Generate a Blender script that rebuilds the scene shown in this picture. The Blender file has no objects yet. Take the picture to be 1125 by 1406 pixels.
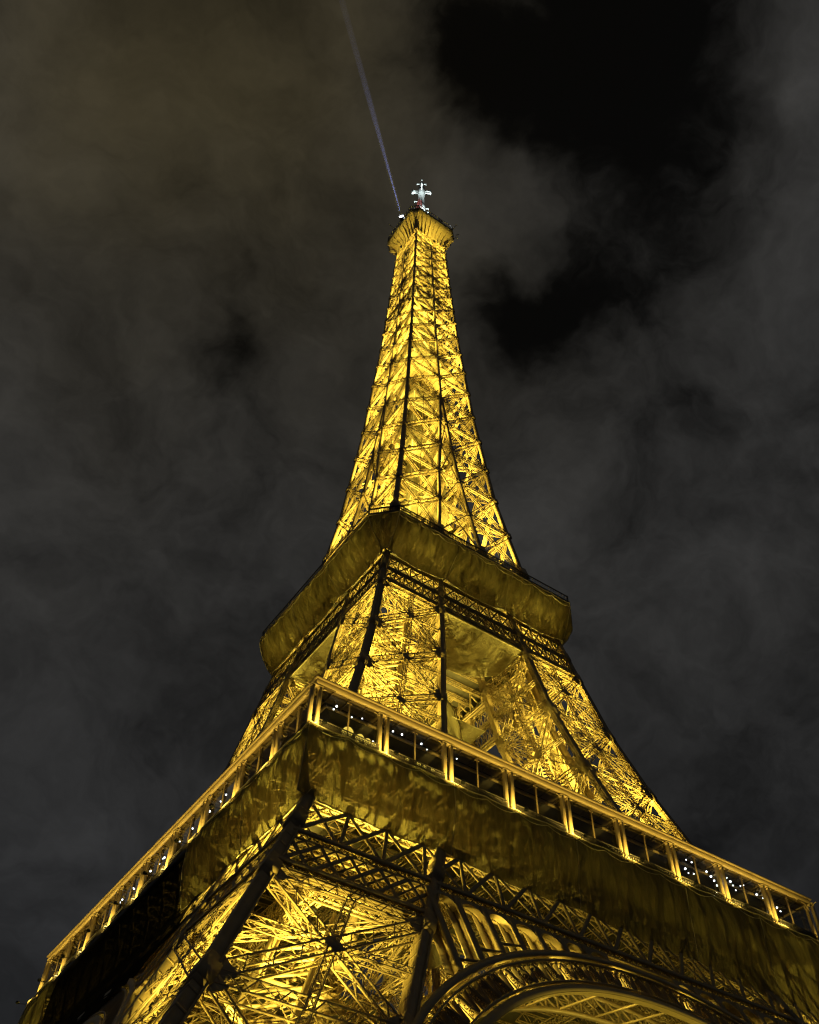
import bpy, math, random
import numpy as np
from mathutils import Vector, Matrix

random.seed(7); rng = np.random.default_rng(7)
S = bpy.context.scene
COL = S.collection
R = math.radians

# ------------------------------------------------------------------ camera
CAM = np.array([-68.463, -100.613, 1.6])
YAW, PITCH, ROLL = 0.58624, 0.88113, 0.024696
cd = bpy.data.cameras.new('camera'); cam = bpy.data.objects.new('camera', cd); COL.objects.link(cam)
fw = Vector((math.cos(PITCH)*math.sin(YAW), math.cos(PITCH)*math.cos(YAW), math.sin(PITCH)))
rt = Vector((math.cos(YAW), -math.sin(YAW), 0)); up = rt.cross(fw)
rr = math.cos(ROLL)*rt + math.sin(ROLL)*up; uu = -math.sin(ROLL)*rt + math.cos(ROLL)*up
m = Matrix((rr, uu, -fw)).transposed().to_4x4(); m.translation = Vector(CAM)
cam.matrix_world = m
cd.sensor_fit = 'VERTICAL'; cd.sensor_height = 24.0; cd.lens = 1322.1/1406*24.0
cd.clip_start = .1; cd.clip_end = 20000
S.camera = cam

# ------------------------------------------------------------------ world: night sky with cloud lit by the city
W = bpy.data.worlds.new('World'); S.world = W; W.use_nodes = True
nt = W.node_tree; nt.nodes.clear(); N = nt.nodes; L = nt.links
def nd(t, **k):
    n = N.new(t)
    for a, b in k.items(): setattr(n, a, b)
    return n
out = nd('ShaderNodeOutputWorld'); bg = nd('ShaderNodeBackground'); L.new(bg.outputs[0], out.inputs[0])
tc = nd('ShaderNodeTexCoord')
def mth(op, a, b=None, c=None, clamp=False):
    n = nd('ShaderNodeMath', operation=op); n.use_clamp = clamp
    for i, v in enumerate((a, b, c)):
        if v is None: continue
        if isinstance(v, (int, float)): n.inputs[i].default_value = v
        else: L.new(v, n.inputs[i])
    return n.outputs[0]
def vm(op, a, b):
    n = nd('ShaderNodeVectorMath', operation=op)
    for i, v in enumerate((a, b)):
        if isinstance(v, tuple): n.inputs[i].default_value = v
        else: L.new(v, n.inputs[i])
    return n
def noise(vec, sc, det=6, rough=.55, dist=0.0):
    n = nd('ShaderNodeTexNoise'); L.new(vec, n.inputs['Vector'])
    n.inputs['Scale'].default_value = sc; n.inputs['Detail'].default_value = det
    n.inputs['Roughness'].default_value = rough; n.inputs['Distortion'].default_value = dist
    return n
d0 = tc.outputs['Generated']
wn = noise(d0, 3.2, 5, .6)
wv = vm('SUBTRACT', wn.outputs['Color'], (.5, .5, .5))
ws = vm('MULTIPLY', wv.outputs[0], (.26, .26, .26))
dv = vm('ADD', d0, ws.outputs[0]).outputs[0]
def blobs(lst):
    tot = None
    for d, rad, amp in lst:
        ds = vm('DISTANCE', dv, d).outputs['Value']
        q = mth('DIVIDE', ds, rad); q = mth('MULTIPLY', q, q); q = mth('MULTIPLY', q, -1.0); g = mth('EXPONENT', q)
        g = mth('MULTIPLY', g, amp)
        tot = g if tot is None else mth('ADD', tot, g)
    return tot
GAPX = [((.0723,.4833,.8725),.035,.5), ((.0921,.508,.8564),.02,.35), ((.1106,.5262,.8432),.022,.35), ((.1298,.5438,.8291),.035,.6), ((.1571,.1619,.9742),.05,.6), ((.3191,.3213,.8916),.05,.3), ((.3745,.3105,.8737),.05,.4), ((.1742,.2085,.9624),.04,.45)]
gap = blobs([((.2741,.076,.9587),.105,.9), ((.2294,.1241,.9654),.07,.55), ((.3601,.137,.9228),.10,.95), ((.3884,.2585,.8845),.07,.75),
             ((.3325,.3271,.8845),.045,.6), ((.2189,.1763,.9597),.05,.7), *GAPX, ((.0141,.4445,.8957),.04,.25),
             ((.51,.2912,.8094),.035,.5), ((.30,.19,.935),.05,.5)])
lit = blobs([((-.1236,.3915,.9118),.14,.55), ((-.0046,.3344,.9424),.10,.5), ((.1685,.2728,.9472),.06,.5), ((.0747,.2332,.9696),.07,.4),
             ((.3017,.2385,.9231),.05,.75), ((.4219,.0465,.9055),.065,.9), ((.5361,.158,.8292),.10,.25)])
n1 = noise(dv, 6.5, 9, .60, .5).outputs['Fac']
n2 = noise(dv, 2.4, 5, .5).outputs['Fac']
den = mth('MULTIPLY_ADD', n1, 2.1, -.40)
den = mth('ADD', den, mth('MULTIPLY_ADD', n2, 1.5, -.5))
den = mth('SUBTRACT', mth('MULTIPLY_ADD', lit, .75, den), mth('MULTIPLY', gap, .95))
wisp = noise(dv, 15.0, 7, .62).outputs['Fac']
den = mth('ADD', den, mth('MULTIPLY_ADD', wisp, .9, -.43))
den = mth('SMOOTH_MAX', den, 0.08, .35)
# brown city glow high up on the left, grey elsewhere, slate blue towards the horizon
warm = mth('MULTIPLY', blobs([((-.02,.31,.95),.33,1.0)]), 1.0, clamp=True)
mixc = nd('ShaderNodeMix', data_type='RGBA')
L.new(warm, mixc.inputs['Factor']); mixc.inputs['A'].default_value = (.0275,.0270,.0262,1); mixc.inputs['B'].default_value = (.0290,.0235,.0125,1)
sepd = nd('ShaderNodeSeparateXYZ'); L.new(d0, sepd.inputs[0])
lowf = mth('MULTIPLY', mth('SUBTRACT', .66, sepd.outputs['Z']), 2.2, clamp=True)
mix2 = nd('ShaderNodeMix', data_type='RGBA'); L.new(lowf, mix2.inputs['Factor']); L.new(mixc.outputs['Result'], mix2.inputs['A'])
mix2.inputs['B'].default_value = (.0165,.0178,.0205,1)
cl = vm('SCALE', mix2.outputs['Result'], (0,0,0)); L.new(den, cl.inputs['Scale'])
sky = nd('ShaderNodeTexSky', sky_type='NISHITA'); sky.sun_disc = False
sky.sun_elevation = R(1.0); sky.sun_rotation = R(250)
sk = vm('SCALE', sky.outputs[0], (0,0,0)); sk.inputs['Scale'].default_value = .00012
tot = vm('ADD', cl.outputs[0], sk.outputs[0])
L.new(tot.outputs[0], bg.inputs['Color']); bg.inputs['Strength'].default_value = 1.0; W.cycles.sampling_method = 'NONE'
sun = bpy.data.lights.new('moon_sun', 'SUN'); sun.energy = .004; sun.angle = R(10); sun.color = (1,.9,.75)
so = bpy.data.objects.new('moon_sun', sun); COL.objects.link(so); so.rotation_euler = (R(60), 0, R(-160))

V = S.view_settings; V.view_transform = 'Standard'; V.look = 'None'; V.exposure = 0; V.gamma = 1
cy = S.cycles; cy.max_bounces = 6; cy.diffuse_bounces = 2; cy.glossy_bounces = 2; cy.transmission_bounces = 3; cy.transparent_max_bounces = 10
cy.volume_bounces = 0; cy.light_sampling_threshold = .03; cy.sample_clamp_direct = 12.0; cy.sample_clamp_indirect = 3.0; cy.use_light_tree = True; cy.caustics_reflective = False; cy.caustics_refractive = False
cy.use_denoising = True; cy.denoiser = 'OPENIMAGEDENOISE'; cy.denoising_prefilter = 'NONE'; cy.use_adaptive_sampling = False
cy.pixel_filter_type = 'BLACKMAN_HARRIS'; cy.filter_width = 1.3
KL = 1.25     # overall power of the lamps on the tower
GOLD = (1.0, .755, .105); ORANGE = (1.0, .68, .12); WHITE = (.78, .90, 1.0)

# ------------------------------------------------------------------ materials
def mat(name, col, rough=.5, metal=0.0, var=.25, scale=.6, kind=None, bump=0.0, col2=None):
    M = bpy.data.materials.new(name); M.use_nodes = True; t = M.node_tree; b = t.nodes['Principled BSDF']
    g = t.nodes.new('ShaderNodeTexCoord'); n = t.nodes.new('ShaderNodeTexNoise'); n.inputs['Scale'].default_value = scale
    n.inputs['Detail'].default_value = 6; n.inputs['Roughness'].default_value = .65
    t.links.new(g.outputs['Object'], n.inputs['Vector'])
    mx = t.nodes.new('ShaderNodeMix'); mx.data_type = 'RGBA'
    rp = t.nodes.new('ShaderNodeMapRange'); rp.inputs[1].default_value = .3; rp.inputs[2].default_value = .7
    t.links.new(n.outputs['Fac'], rp.inputs[0]); t.links.new(rp.outputs[0], mx.inputs['Factor'])
    c2 = col2 or tuple(c*(1-var) for c in col)
    mx.inputs['A'].default_value = (*c2, 1); mx.inputs['B'].default_value = (*col, 1)
    t.links.new(mx.outputs['Result'], b.inputs['Base Color'])
    b.inputs['Roughness'].default_value = rough; b.inputs['Metallic'].default_value = metal
    if bump:
        bp = t.nodes.new('ShaderNodeBump'); bp.inputs['Strength'].default_value = bump; bp.inputs['Distance'].default_value = .05
        t.links.new(n.outputs['Fac'], bp.inputs['Height']); t.links.new(bp.outputs[0], b.inputs['Normal'])
    return M
def emit(name, col, s):
    M = bpy.data.materials.new(name); M.use_nodes = True; b = M.node_tree.nodes['Principled BSDF']
    b.inputs['Base Color'].default_value = (.8,.8,.8,1); b.inputs['Emission Color'].default_value = (*col, 1); b.inputs['Emission Strength'].default_value = s
    M.cycles.emission_sampling = 'NONE'
    return M
IRON = mat('iron_paint', (.44,.34,.19), .45, 0, .30, .9)
IRONF = mat('iron_paint_fresh', (.50,.40,.22), .4, 0, .2, .5)
RAIL = mat('rail_iron', (.05,.045,.035), .5)
DECK = mat('deck_floor', (.10,.09,.075), .7, 0, .4, .8)
RED = mat('red_paint', (.07,.012,.010), .45)
REDG = mat('pavilion_glass', (.12,.03,.02), .15, 0, .5, .5)
WHT = mat('white_mast', (.75,.78,.78), .4, 0, .1, 2)
STONE = mat('pale_stone', (.42,.38,.31), .8, 0, .3, .5, bump=.3)
GROUND = mat('asphalt_ground', (.06,.055,.05), .9, 0, .35, .2, bump=.3)
ROPE = mat('light_rope', (.75,.68,.48), .7)
HOUSE = mat('lamp_housing', (.06,.06,.06), .5)
LENS = emit('floodlight_lens', (1,.8,.35), 9); LENSW = emit('white_lens', (.8,.9,1), 40); GLOBE = emit('white_globe', (.82,.9,1), 7)
GLOBEW = emit('warm_globe', (1,.72,.10), 1.5); FOOTL = emit('foot_lens', (1,.72,.2), 3.0); REDL = emit('red_lamp', (1,.05,.02), .8)
# glass
GL = bpy.data.materials.new('clear_glass'); GL.use_nodes = True; t = GL.node_tree; t.nodes.clear()
o_ = t.nodes.new('ShaderNodeOutputMaterial'); tr = t.nodes.new('ShaderNodeBsdfTransparent'); gg = t.nodes.new('ShaderNodeBsdfGlossy')
fr = t.nodes.new('ShaderNodeFresnel'); fr.inputs[0].default_value = 1.45; ms = t.nodes.new('ShaderNodeMixShader')
tr.inputs[0].default_value = (.62,.63,.60,1); gg.inputs['Roughness'].default_value = .03
t.links.new(fr.outputs[0], ms.inputs[0]); t.links.new(tr.outputs[0], ms.inputs[1]); t.links.new(gg.outputs[0], ms.inputs[2]); t.links.new(ms.outputs[0], o_.inputs[0])
# net cloth: fine woven sheet, part of the light goes through it
def cloth(name, col, trans, thru, wr=1.0):
    M = bpy.data.materials.new(name); M.use_nodes = True; t = M.node_tree; t.nodes.clear()
    def A(k): return t.nodes.new(k)
    o = A('ShaderNodeOutputMaterial'); df = A('ShaderNodeBsdfDiffuse'); tl = A('ShaderNodeBsdfTranslucent'); tp = A('ShaderNodeBsdfTransparent')
    g = A('ShaderNodeTexCoord'); mp = A('ShaderNodeMapping'); mp.inputs['Scale'].default_value = (.9,.9,.22)
    n = A('ShaderNodeTexNoise'); n.inputs['Scale'].default_value = 1.6*wr; n.inputs['Detail'].default_value = 7; n.inputs['Roughness'].default_value = .6; n.inputs['Distortion'].default_value = .8
    t.links.new(g.outputs['Object'], mp.inputs[0]); t.links.new(mp.outputs[0], n.inputs['Vector'])
    cr = A('ShaderNodeMix'); cr.data_type = 'RGBA'; cr.inputs['A'].default_value = (*[c*.62 for c in col], 1); cr.inputs['B'].default_value = (*col, 1)
    rp = A('ShaderNodeMapRange'); rp.inputs[1].default_value = .35; rp.inputs[2].default_value = .65
    t.links.new(n.outputs['Fac'], rp.inputs[0]); t.links.new(rp.outputs[0], cr.inputs['Factor'])
    t.links.new(cr.outputs['Result'], df.inputs[0]); t.links.new(cr.outputs['Result'], tl.inputs[0])
    bp = A('ShaderNodeBump'); bp.inputs['Strength'].default_value = .9; bp.inputs['Distance'].default_value = .35
    t.links.new(n.outputs['Fac'], bp.inputs['Height']); t.links.new(bp.outputs[0], df.inputs['Normal']); t.links.new(bp.outputs[0], tl.inputs['Normal'])
    m1 = A('ShaderNodeMixShader'); m1.inputs[0].default_value = trans; t.links.new(df.outputs[0], m1.inputs[1]); t.links.new(tl.outputs[0], m1.inputs[2])
    m2 = A('ShaderNodeMixShader'); m2.inputs[0].default_value = thru; t.links.new(m1.outputs[0], m2.inputs[1]); t.links.new(tp.outputs[0], m2.inputs[2])
    t.links.new(m2.outputs[0], o.inputs[0]); return M
NET = cloth('safety_net_cloth', (.40,.355,.18), .46, .07)
TARP = cloth('tarpaulin_cloth', (.52,.47,.30), .35, .03, .6)

# ------------------------------------------------------------------ mesh builder
class MB:
    def __init__(s): s.V = []; s.Q = []; s.n = 0; s.T = []
    def quads(s, V, Q):
        V = np.asarray(V, float); Q = np.asarray(Q, int)
        s.V.append(V); s.Q.append(Q + s.n); s.n += len(V); return s
    def bars(s, A, B, w, h=None, up=(0,0,1), caps=False):
        A = np.atleast_2d(np.asarray(A, float)); B = np.atleast_2d(np.asarray(B, float)); h = w if h is None else h
        d = B - A; d /= np.linalg.norm(d, axis=1)[:, None] + 1e-12
        u = np.broadcast_to(np.asarray(up, float), d.shape).copy()
        bad = np.abs((d*u).sum(1)) > .98; u[bad] = (1, .02, 0)
        sd = np.cross(d, u); sd /= np.linalg.norm(sd, axis=1)[:, None] + 1e-12; uv = np.cross(sd, d)
        k = len(A); P = np.empty((k, 8, 3))
        for j, (a, b) in enumerate(((-1,-1),(1,-1),(1,1),(-1,1))):
            o = sd*(a*w/2) + uv*(b*h/2); P[:, j] = A + o; P[:, j+4] = B + o
        q = [[0,1,5,4],[1,2,6,5],[2,3,7,6],[3,0,4,7]]
        if caps: q += [[3,2,1,0],[4,5,6,7]]
        q = np.array(q)
        s.quads(P.reshape(-1, 3), (np.arange(k)[:, None, None]*8 + q[None]).reshape(-1, 4)); return s
    def bar(s, a, b, w, h=None, up=(0,0,1)): return s.bars([a], [b], w, h, up, True)
    def box(s, c, sz):
        c = np.array(c, float); return s.bars([c-(0,0,sz[2]/2)], [c+(0,0,sz[2]/2)], sz[0], sz[1], (0,1,0), True)
    def lace(s, A0, A1, B0, B1, pitch, w, h, up, x=False):
        """zigzag (or cross) lacing between line A0-A1 and line B0-B1"""
        A0, A1, B0, B1 = map(lambda v: np.asarray(v, float), (A0, A1, B0, B1))
        n = max(2, int(round(np.linalg.norm(A1-A0)/pitch)))
        t = np.linspace(0, 1, n+1)[:, None]; PA = A0+(A1-A0)*t; PB = B0+(B1-B0)*t
        e = np.arange(n) % 2 == 0
        a = np.where(e[:, None], PA[:-1], PB[:-1]); b = np.where(e[:, None], PB[1:], PA[1:])
        s.bars(a, b, w, h, up)
        if x: s.bars(np.where(e[:, None], PB[:-1], PA[:-1]), np.where(e[:, None], PA[1:], PB[1:]), w, h, up)
    def girder(s, A, B, n, W, D, c=.1, l=.05, pitch=None, x=False):
        """lattice box girder from A to B in a face with outward normal n, W wide in the face, D deep inward"""
        A = np.asarray(A, float); B = np.asarray(B, float); n = np.asarray(n, float)
        d = B-A; d /= np.linalg.norm(d); n = n - d*(n@d); n /= np.linalg.norm(n); sd = np.cross(d, n)
        pitch = pitch or W*1.0
        c4 = [(sd*W/2), (-sd*W/2), (sd*W/2 - n*D), (-sd*W/2 - n*D)]
        s.bars([A+o for o in c4], [B+o for o in c4], c, c*1.0, n)
        f = c*.5
        s.lace(A+c4[0]+n*f*.4, B+c4[0]+n*f*.4, A+c4[1]+n*f*.4, B+c4[1]+n*f*.4, pitch, l, l*.5, n, x)
        s.lace(A+c4[2], B+c4[2], A+c4[3], B+c4[3], pitch, l, l*.5, n, x)
        s.lace(A+c4[0], B+c4[0], A+c4[2], B+c4[2], pitch, l, l*.5, sd)
        s.lace(A+c4[1], B+c4[1], A+c4[3], B+c4[3], pitch, l, l*.5, sd)
        return s
    def sheet(s, G):
        """G: (nu,nv,3) grid"""
        nu, nv = G.shape[:2]; I = np.arange(nu*nv).reshape(nu, nv)
        q = np.stack([I[:-1,:-1], I[1:,:-1], I[1:,1:], I[:-1,1:]], -1).reshape(-1, 4)
        s.quads(G.reshape(-1, 3), q); return s
    def disc(s, c, n, r, th, k=8, rot=.39):
        c = np.asarray(c, float); n = np.asarray(n, float); n /= np.linalg.norm(n)
        a = np.cross(n, (0,0,1) if abs(n[2]) < .9 else (1,0,0)); a /= np.linalg.norm(a); b = np.cross(n, a)
        an = np.arange(k)/k*2*math.pi + rot; ring = np.cos(an)[:, None]*a + np.sin(an)[:, None]*b
        V = np.vstack([c+ring*r-n*th/2, c+ring*r+n*th/2, [c-n*th/2], [c+n*th/2]])
        Q = []
        for i in range(k):
            j = (i+1) % k; Q.append([i, j, k+j, k+i])
        for i in range(0, k, 2):
            j = (i+1) % k; l = (i+2) % k; Q.append([2*k, l, j, i]); Q.append([2*k+1, k+i, k+j, k+l])
        s.quads(V, Q); return s
    def tube(s, P, r, k=6):
        P = np.asarray(P, float); T = np.gradient(P, axis=0); T /= np.linalg.norm(T, axis=1)[:, None]+1e-9
        u = np.tile((0,0,1.), (len(P),1)); u[np.abs(T[:,2]) > .9] = (1,0,0)
        a = np.cross(T, u); a /= np.linalg.norm(a, axis=1)[:, None]; b = np.cross(T, a)
        an = np.arange(k+1)/k*2*math.pi
        rad = np.broadcast_to(np.asarray(r, float), (len(P),))[:, None, None]
        G = P[:, None] + rad*(np.cos(an)[None, :, None]*a[:, None] + np.sin(an)[None, :, None]*b[:, None])
        return s.sheet(G)
    def lathe(s, prof, c=(0,0,0), k=16):
        an = np.arange(k+1)/k*2*math.pi; prof = np.array(prof, float)
        G = np.stack([prof[:,0][:,None]*np.cos(an), prof[:,0][:,None]*np.sin(an), np.repeat(prof[:,1][:,None], k+1, 1)], -1) + np.array(c, float)
        return s.sheet(G)
    def data(s, name, m, smooth=False):
        V = np.concatenate(s.V); Q = np.concatenate(s.Q)
        me = bpy.data.meshes.new(name); me.vertices.add(len(V)); me.vertices.foreach_set('co', V.ravel())
        me.loops.add(Q.size); me.loops.foreach_set('vertex_index', Q.ravel().astype(np.int32))
        me.polygons.add(len(Q)); me.polygons.foreach_set('loop_start', np.arange(len(Q), dtype=np.int32)*4)
        me.polygons.foreach_set('loop_total', np.full(len(Q), 4, dtype=np.int32))
        if smooth: me.polygons.foreach_set('use_smooth', np.ones(len(Q), dtype=bool))
        me.update(calc_edges=True); me.materials.append(m); return me
    def build(s, name, m, parent=None, rz=0.0, smooth=False, label=None):
        o = bpy.data.objects.new(name, s.data(name, m, smooth)); COL.objects.link(o); o.parent = parent
        o.rotation_euler.z = rz
        if label: o['label'] = label
        return o
def empty(name, loc=(0,0,0), label=None, cat=None, group=None, rz=0):
    o = bpy.data.objects.new(name, None); COL.objects.link(o); o.location = loc; o.rotation_euler.z = rz; o.empty_display_size = .2
    if label: o['label'] = label
    if cat: o['category'] = cat
    if group: o['group'] = group
    return o
def copy_tree(o, parent=None):
    c = o.copy(); COL.objects.link(c)
    if parent: c.parent = parent
    for ch in list(o.children): copy_tree(ch, c)
    return c
def spin(o, parent, k):
    """the same part on another corner or side of the tower (a quarter turn each)"""
    c = o.copy(); COL.objects.link(c); c.parent = parent; c.rotation_euler.z = k*math.pi/2
    for ch in list(o.children):
        e = ch.copy(); COL.objects.link(e); e.parent = c
    return c

def fbm(u, v, seed, oct_=4):
    r_ = np.random.default_rng(seed); o = np.zeros_like(u)
    for k in range(oct_):
        f = 1.7**k
        for _ in range(3):
            a, b_, p = r_.normal(size=3); o += np.sin((a*u*.7+b_*v*.5)*f*1.3+p*6)/(f*1.5)
    return o*.4

# ------------------------------------------------------------------ tower profile (metres from the axis)
ZW = [0,26,31,39,49.8,57.6,72.6,82,92,108,115.7,128.6,150,180,215,242,276,300]
WW = [62,47.8,45,40.9,35.6,32.4,26.6,23.7,21,17.8,16.3,13.9,11.2,8.95,7.1,6.1,5.0,4]
ZI = [0,26,40.8,49.9,57.6,73,91,103,111,129,140,150,160,172,180]
WI = [46.8,32.3,24.7,20.3,17.3,13.1,9.2,7.6,6.5,4.25,3.0,2.2,1.25,.5,0]
def w(z): return float(np.interp(z, ZW, WW))
def iw(z): return float(np.interp(z, ZI, WI))
def P(ax, ay, z, ins=0.0):
    """point on the near corner pillar: ax/ay pick the outer ('w') or inner ('i') side"""
    f = lambda a: -(w(z)-ins) if a == 'w' else -(iw(z)+ins)
    return np.array([f(ax), f(ay), z])

tower = empty('iron_tower', (0,0,0), 'tall lattice iron tower lit gold from inside, rising into the night sky', 'tower')
DARKS = []

def column(b, ax, ay, levels, c, gus=1.28, gh=1.7, plate=True):
    ins = c/2
    for z0, z1 in zip(levels[:-1], levels[1:]):
        b.bars([P(ax, ay, z0, ins)], [P(ax, ay, z1, ins)], c, c, (0,1,0))
        # riveted angle strips along the edges of the box column
        for ea in (-1, 1):
            for eb in (-1, 1):
                o_ = np.array((ea*(c/2-.05), eb*(c/2-.05), 0)); b.bars([P(ax, ay, z0, ins)+o_], [P(ax, ay, z1, ins)+o_], .17, .17, (0,1,0))
        for zz_ in np.arange(z0+1.2, z1-1, 1.55): b.bars([P(ax, ay, zz_, ins)], [P(ax, ay, zz_+.22, ins)], c*1.03, c*1.03, (0,1,0), True)
    for z in levels[1:-1]:
        p0 = P(ax, ay, z-gh/2, ins); p1 = P(ax, ay, z+gh/2, ins); b.bars([p0], [p1], c*gus, c*gus, (0,1,0), True)
        p0 = P(ax, ay, z-gh*.8, ins); p1 = P(ax, ay, z+gh*.8, ins); b.bars([p0], [p1], c*1.10, c*1.10, (0,1,0), True)

def face_pts(face, z, ins):
    a = {'front': ('w','w','i','w'), 'side': ('w','w','w','i'), 'inner_side': ('i','w','i','i'), 'inner_back': ('w','i','i','i')}[face]
    return P(a[0], a[1], z, ins), P(a[2], a[3], z, ins)
def sl(z, f=w, d=3.0): return (f(z-d)-f(z+d))/(2*d)
def nf(z): return np.array((0.0, -1.0, sl(z)))
def NRM(f, z):
    return np.array({'front': (0,-1,sl(z)), 'side': (-1,0,sl(z)), 'inner_side': (1,0,-sl(z,iw)), 'inner_back': (0,1,-sl(z,iw))}[f], float)
NORM = {'front': (0,-1,0), 'side': (-1,0,0), 'inner_side': (1,0,0), 'inner_back': (0,1,0)}

def pillar_set(levels, col, W_, D_, mid=True, pitchk=1.0, hubs=True, cc=.11, ll=.055, rails=True, zr=None):
    """one pillar between two platforms: the part mesh holds struts; columns and cross braces are its sub-parts"""
    b = MB()
    for z in levels:
        for f in NORM:
            a, c = face_pts(f, z, col/2); n = np.array(NORM[f]) ; a = a+n*(col/2-.12); c = c+n*(col/2-.12)
            b.girder(a, c, NRM(f, z), W_*1.15, D_, cc, ll, W_*.9*pitchk)
        # horizontal diaphragm
        b.girder(P('w','w',z,col/2), P('i','i',z,col/2), (0,0,-1), W_*.6, .5, cc*.8, ll, W_*pitchk)
        b.girder(P('i','w',z,col/2), P('w','i',z,col/2), (0,0,-1), W_*.6, .5, cc*.8, ll, W_*pitchk)
    part = b.build('pillar', IRON, tower)
    subs = []
    for ax in 'wi':
        for ay in 'wi':
            q = MB(); column(q, ax, ay, zr or levels, col); subs.append(q.build('corner_column', IRON, part))
    for z0, z1 in zip(levels[:-1], levels[1:]):
        for f in NORM:
            q = MB(); off = np.array(NORM[f], float)*(col/2-.15); n = NRM(f, (z0+z1)/2)
            a0, b0 = face_pts(f, z0, col/2); a1, b1 = face_pts(f, z1, col/2)
            a0 = a0+off; b0 = b0+off; a1 = a1+off; b1 = b1+off
            q.girder(a0, b1, n, W_, D_, cc, ll, W_*pitchk); q.girder(b0, a1, n-0*n, W_, D_*.92, cc, ll, W_*pitchk)
            mc = (a0+b0+a1+b1)/4; ma = (a0+a1)/2; mb = (b0+b1)/2
            if mid:
                q.girder(ma, mb, n, W_*.6, D_*.6, cc*.7, ll*.8, W_*.8*pitchk)
                q.girder((a0+b0)/2, (a1+b1)/2, n, W_*.55, D_*.6, cc*.7, ll*.8, W_*.8*pitchk)
            if hubs: q.disc(mc+n*.02, n, W_*.68, .10)
            q.bars([a0+(b0-a0)*.01], [a0+(b1-a0)*.09], W_*1.5, .12, n); q.bars([b0], [b0+(a1-b0)*.09], W_*1.5, .12, n)
            q.bars([b1+(a0-b1)*.09], [b1], W_*1.5, .12, n); q.bars([a1+(b0-a1)*.09], [a1], W_*1.5, .12, n)
            subs.append(q.build('cross_brace', IRON, part))
    if rails:
        zz = [levels[0]-1] + list(levels[1:-1]) + [levels[-1]+2]
        q = MB()
        for sgn in (-1.6, 1.6):
            for z0, z1 in zip(zz[:-1], zz[1:]):
                p0 = (P('w','w',z0)+P('i','i',z0))/2 + np.array((sgn, -sgn, 0)); p1 = (P('w','w',z1)+P('i','i',z1))/2 + np.array((sgn, -sgn, 0))
                q.bars([p0], [p1], .25, .9, (1,1,.0)); q.bars([p0+(.4,.4,0)], [p1+(.4,.4,0)], .6, .1, (1,1,.0))
        # ties between the lift rails
        K = int((zz[-1]-zz[0])/1.6)
        for k in range(K):
            z = zz[0]+1+k*1.6; c_ = (P('w','w',z)+P('i','i',z))/2
            q.bars([c_+(-1.6,1.6,0)], [c_+(1.6,-1.6,0)], .18, .25)
        subs.append(q.build('lift_track', IRONF, part))
        q = MB(); fl = 3.2
        K = int((zz[-1]-zz[0])/fl)
        for k in range(K):
            z = zz[0]+k*fl; c0 = (P('w','w',z)*.30+P('i','i',z)*.70); c1 = (P('w','w',z+fl)*.30+P('i','i',z+fl)*.70)
            dx = np.array((2.2,-2.2,0)) * (1 if k % 2 else -1)
            for o in (-.5, .5):
                oo = np.array((o, o, 0)); q.bars([c0-dx+oo], [c1+dx+oo], .08, .35)
                q.bars([c0-dx+oo+(0,0,1.1)], [c1+dx+oo+(0,0,1.1)], .05, .05)
            t = np.linspace(0, 1, 14)[:, None]; st = (c0-dx)+((c1+dx)-(c0-dx))*t
            q.bars(st-(.5,.5,0), st+(.5,.5,0), .28, .04)
            q.bars([c1+dx-(.9,.9,0)], [c1+dx+(.9,.9,0)], 1.2, .08)
        subs.append(q.build('zigzag_stair', IRON, part))
    for k in (1, 2, 3): spin(part, tower, k)
    return part

LOW = [3.0, 15.5, 28.0, 39.8]
MID = [59.2, 70.0, 80.5, 91.0, 102.2]
pillar_set(LOW, .98, 1.15, .95, True, 1.15, cc=.13, ll=.085, zr=[0,3,15.5,28.0,39.8,47.0,52.0])
pillar_set(MID, .80, .95, .75, True, 1.35, cc=.13, ll=.09, zr=[57,70.0,80.5,91.0,102.2,107,111.2])

# ------------------------------------------------------------------ belt girders
def FP(x, z, out=0.0): return np.array([x, -w(z)-out, z])
def flat(q, a, b, wd, th, z): q.bars([a], [b], wd, th, nf(z))
def belt(levels, diag):
    q = MB()
    for z, h in levels:
        n = nf(z); a = FP(-w(z)+.5, z, -.3); b = FP(w(z)-.5, z, -.3)
        q.girder(a, b, n, h, .8, .2, .08, h*.8, True)
        flat(q, a+(0,-.04,h/2), b+(0,-.04,h/2), .55, .16, z); flat(q, a+(0,-.02,-h/2), b+(0,-.02,-h/2), .55, .16, z)
    for (z0, h0), (z1, h1), ce, dw in diag:
        za = z0+h0/2; zb = z1-h1/2; wa = w(za)-.6; wb = w(zb)-.6; zm = (za+zb)/2
        K = int(round(2*wa/ce)); xs = np.linspace(-1, 1, K+1)
        for k in range(K):
            flat(q, FP(xs[k]*wa, za, -.12), FP(xs[k+1]*wb, zb, -.12), dw, .1, zm)
            flat(q, FP(xs[k+1]*wa, za, -.26), FP(xs[k]*wb, zb, -.26), dw, .1, zm)
            xm = (xs[k]+xs[k+1])/2
            flat(q, FP(xm*wa, za, -.5), FP(xs[k+1]*(wa+wb)/2, zm, -.5), dw*.4, .08, zm); flat(q, FP(xs[k+1]*(wa+wb)/2, zm, -.5), FP(xm*wb, zb, -.5), dw*.4, .08, zm)
            flat(q, FP(xm*wa, za, -.5), FP(xs[k]*(wa+wb)/2, zm, -.5), dw*.4, .08, zm); flat(q, FP(xs[k]*(wa+wb)/2, zm, -.5), FP(xm*wb, zb, -.5), dw*.4, .08, zm)
        q.bars([FP(x*wa, za, -.18) for x in xs], [FP(x*wb, zb, -.18) for x in xs], dw*.8, .16, nf(zm))
    return q
q = belt([(45.0,.9),(51.0,.8)], [((45.0,.9),(51.0,.8),4.4,.42)])
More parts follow.
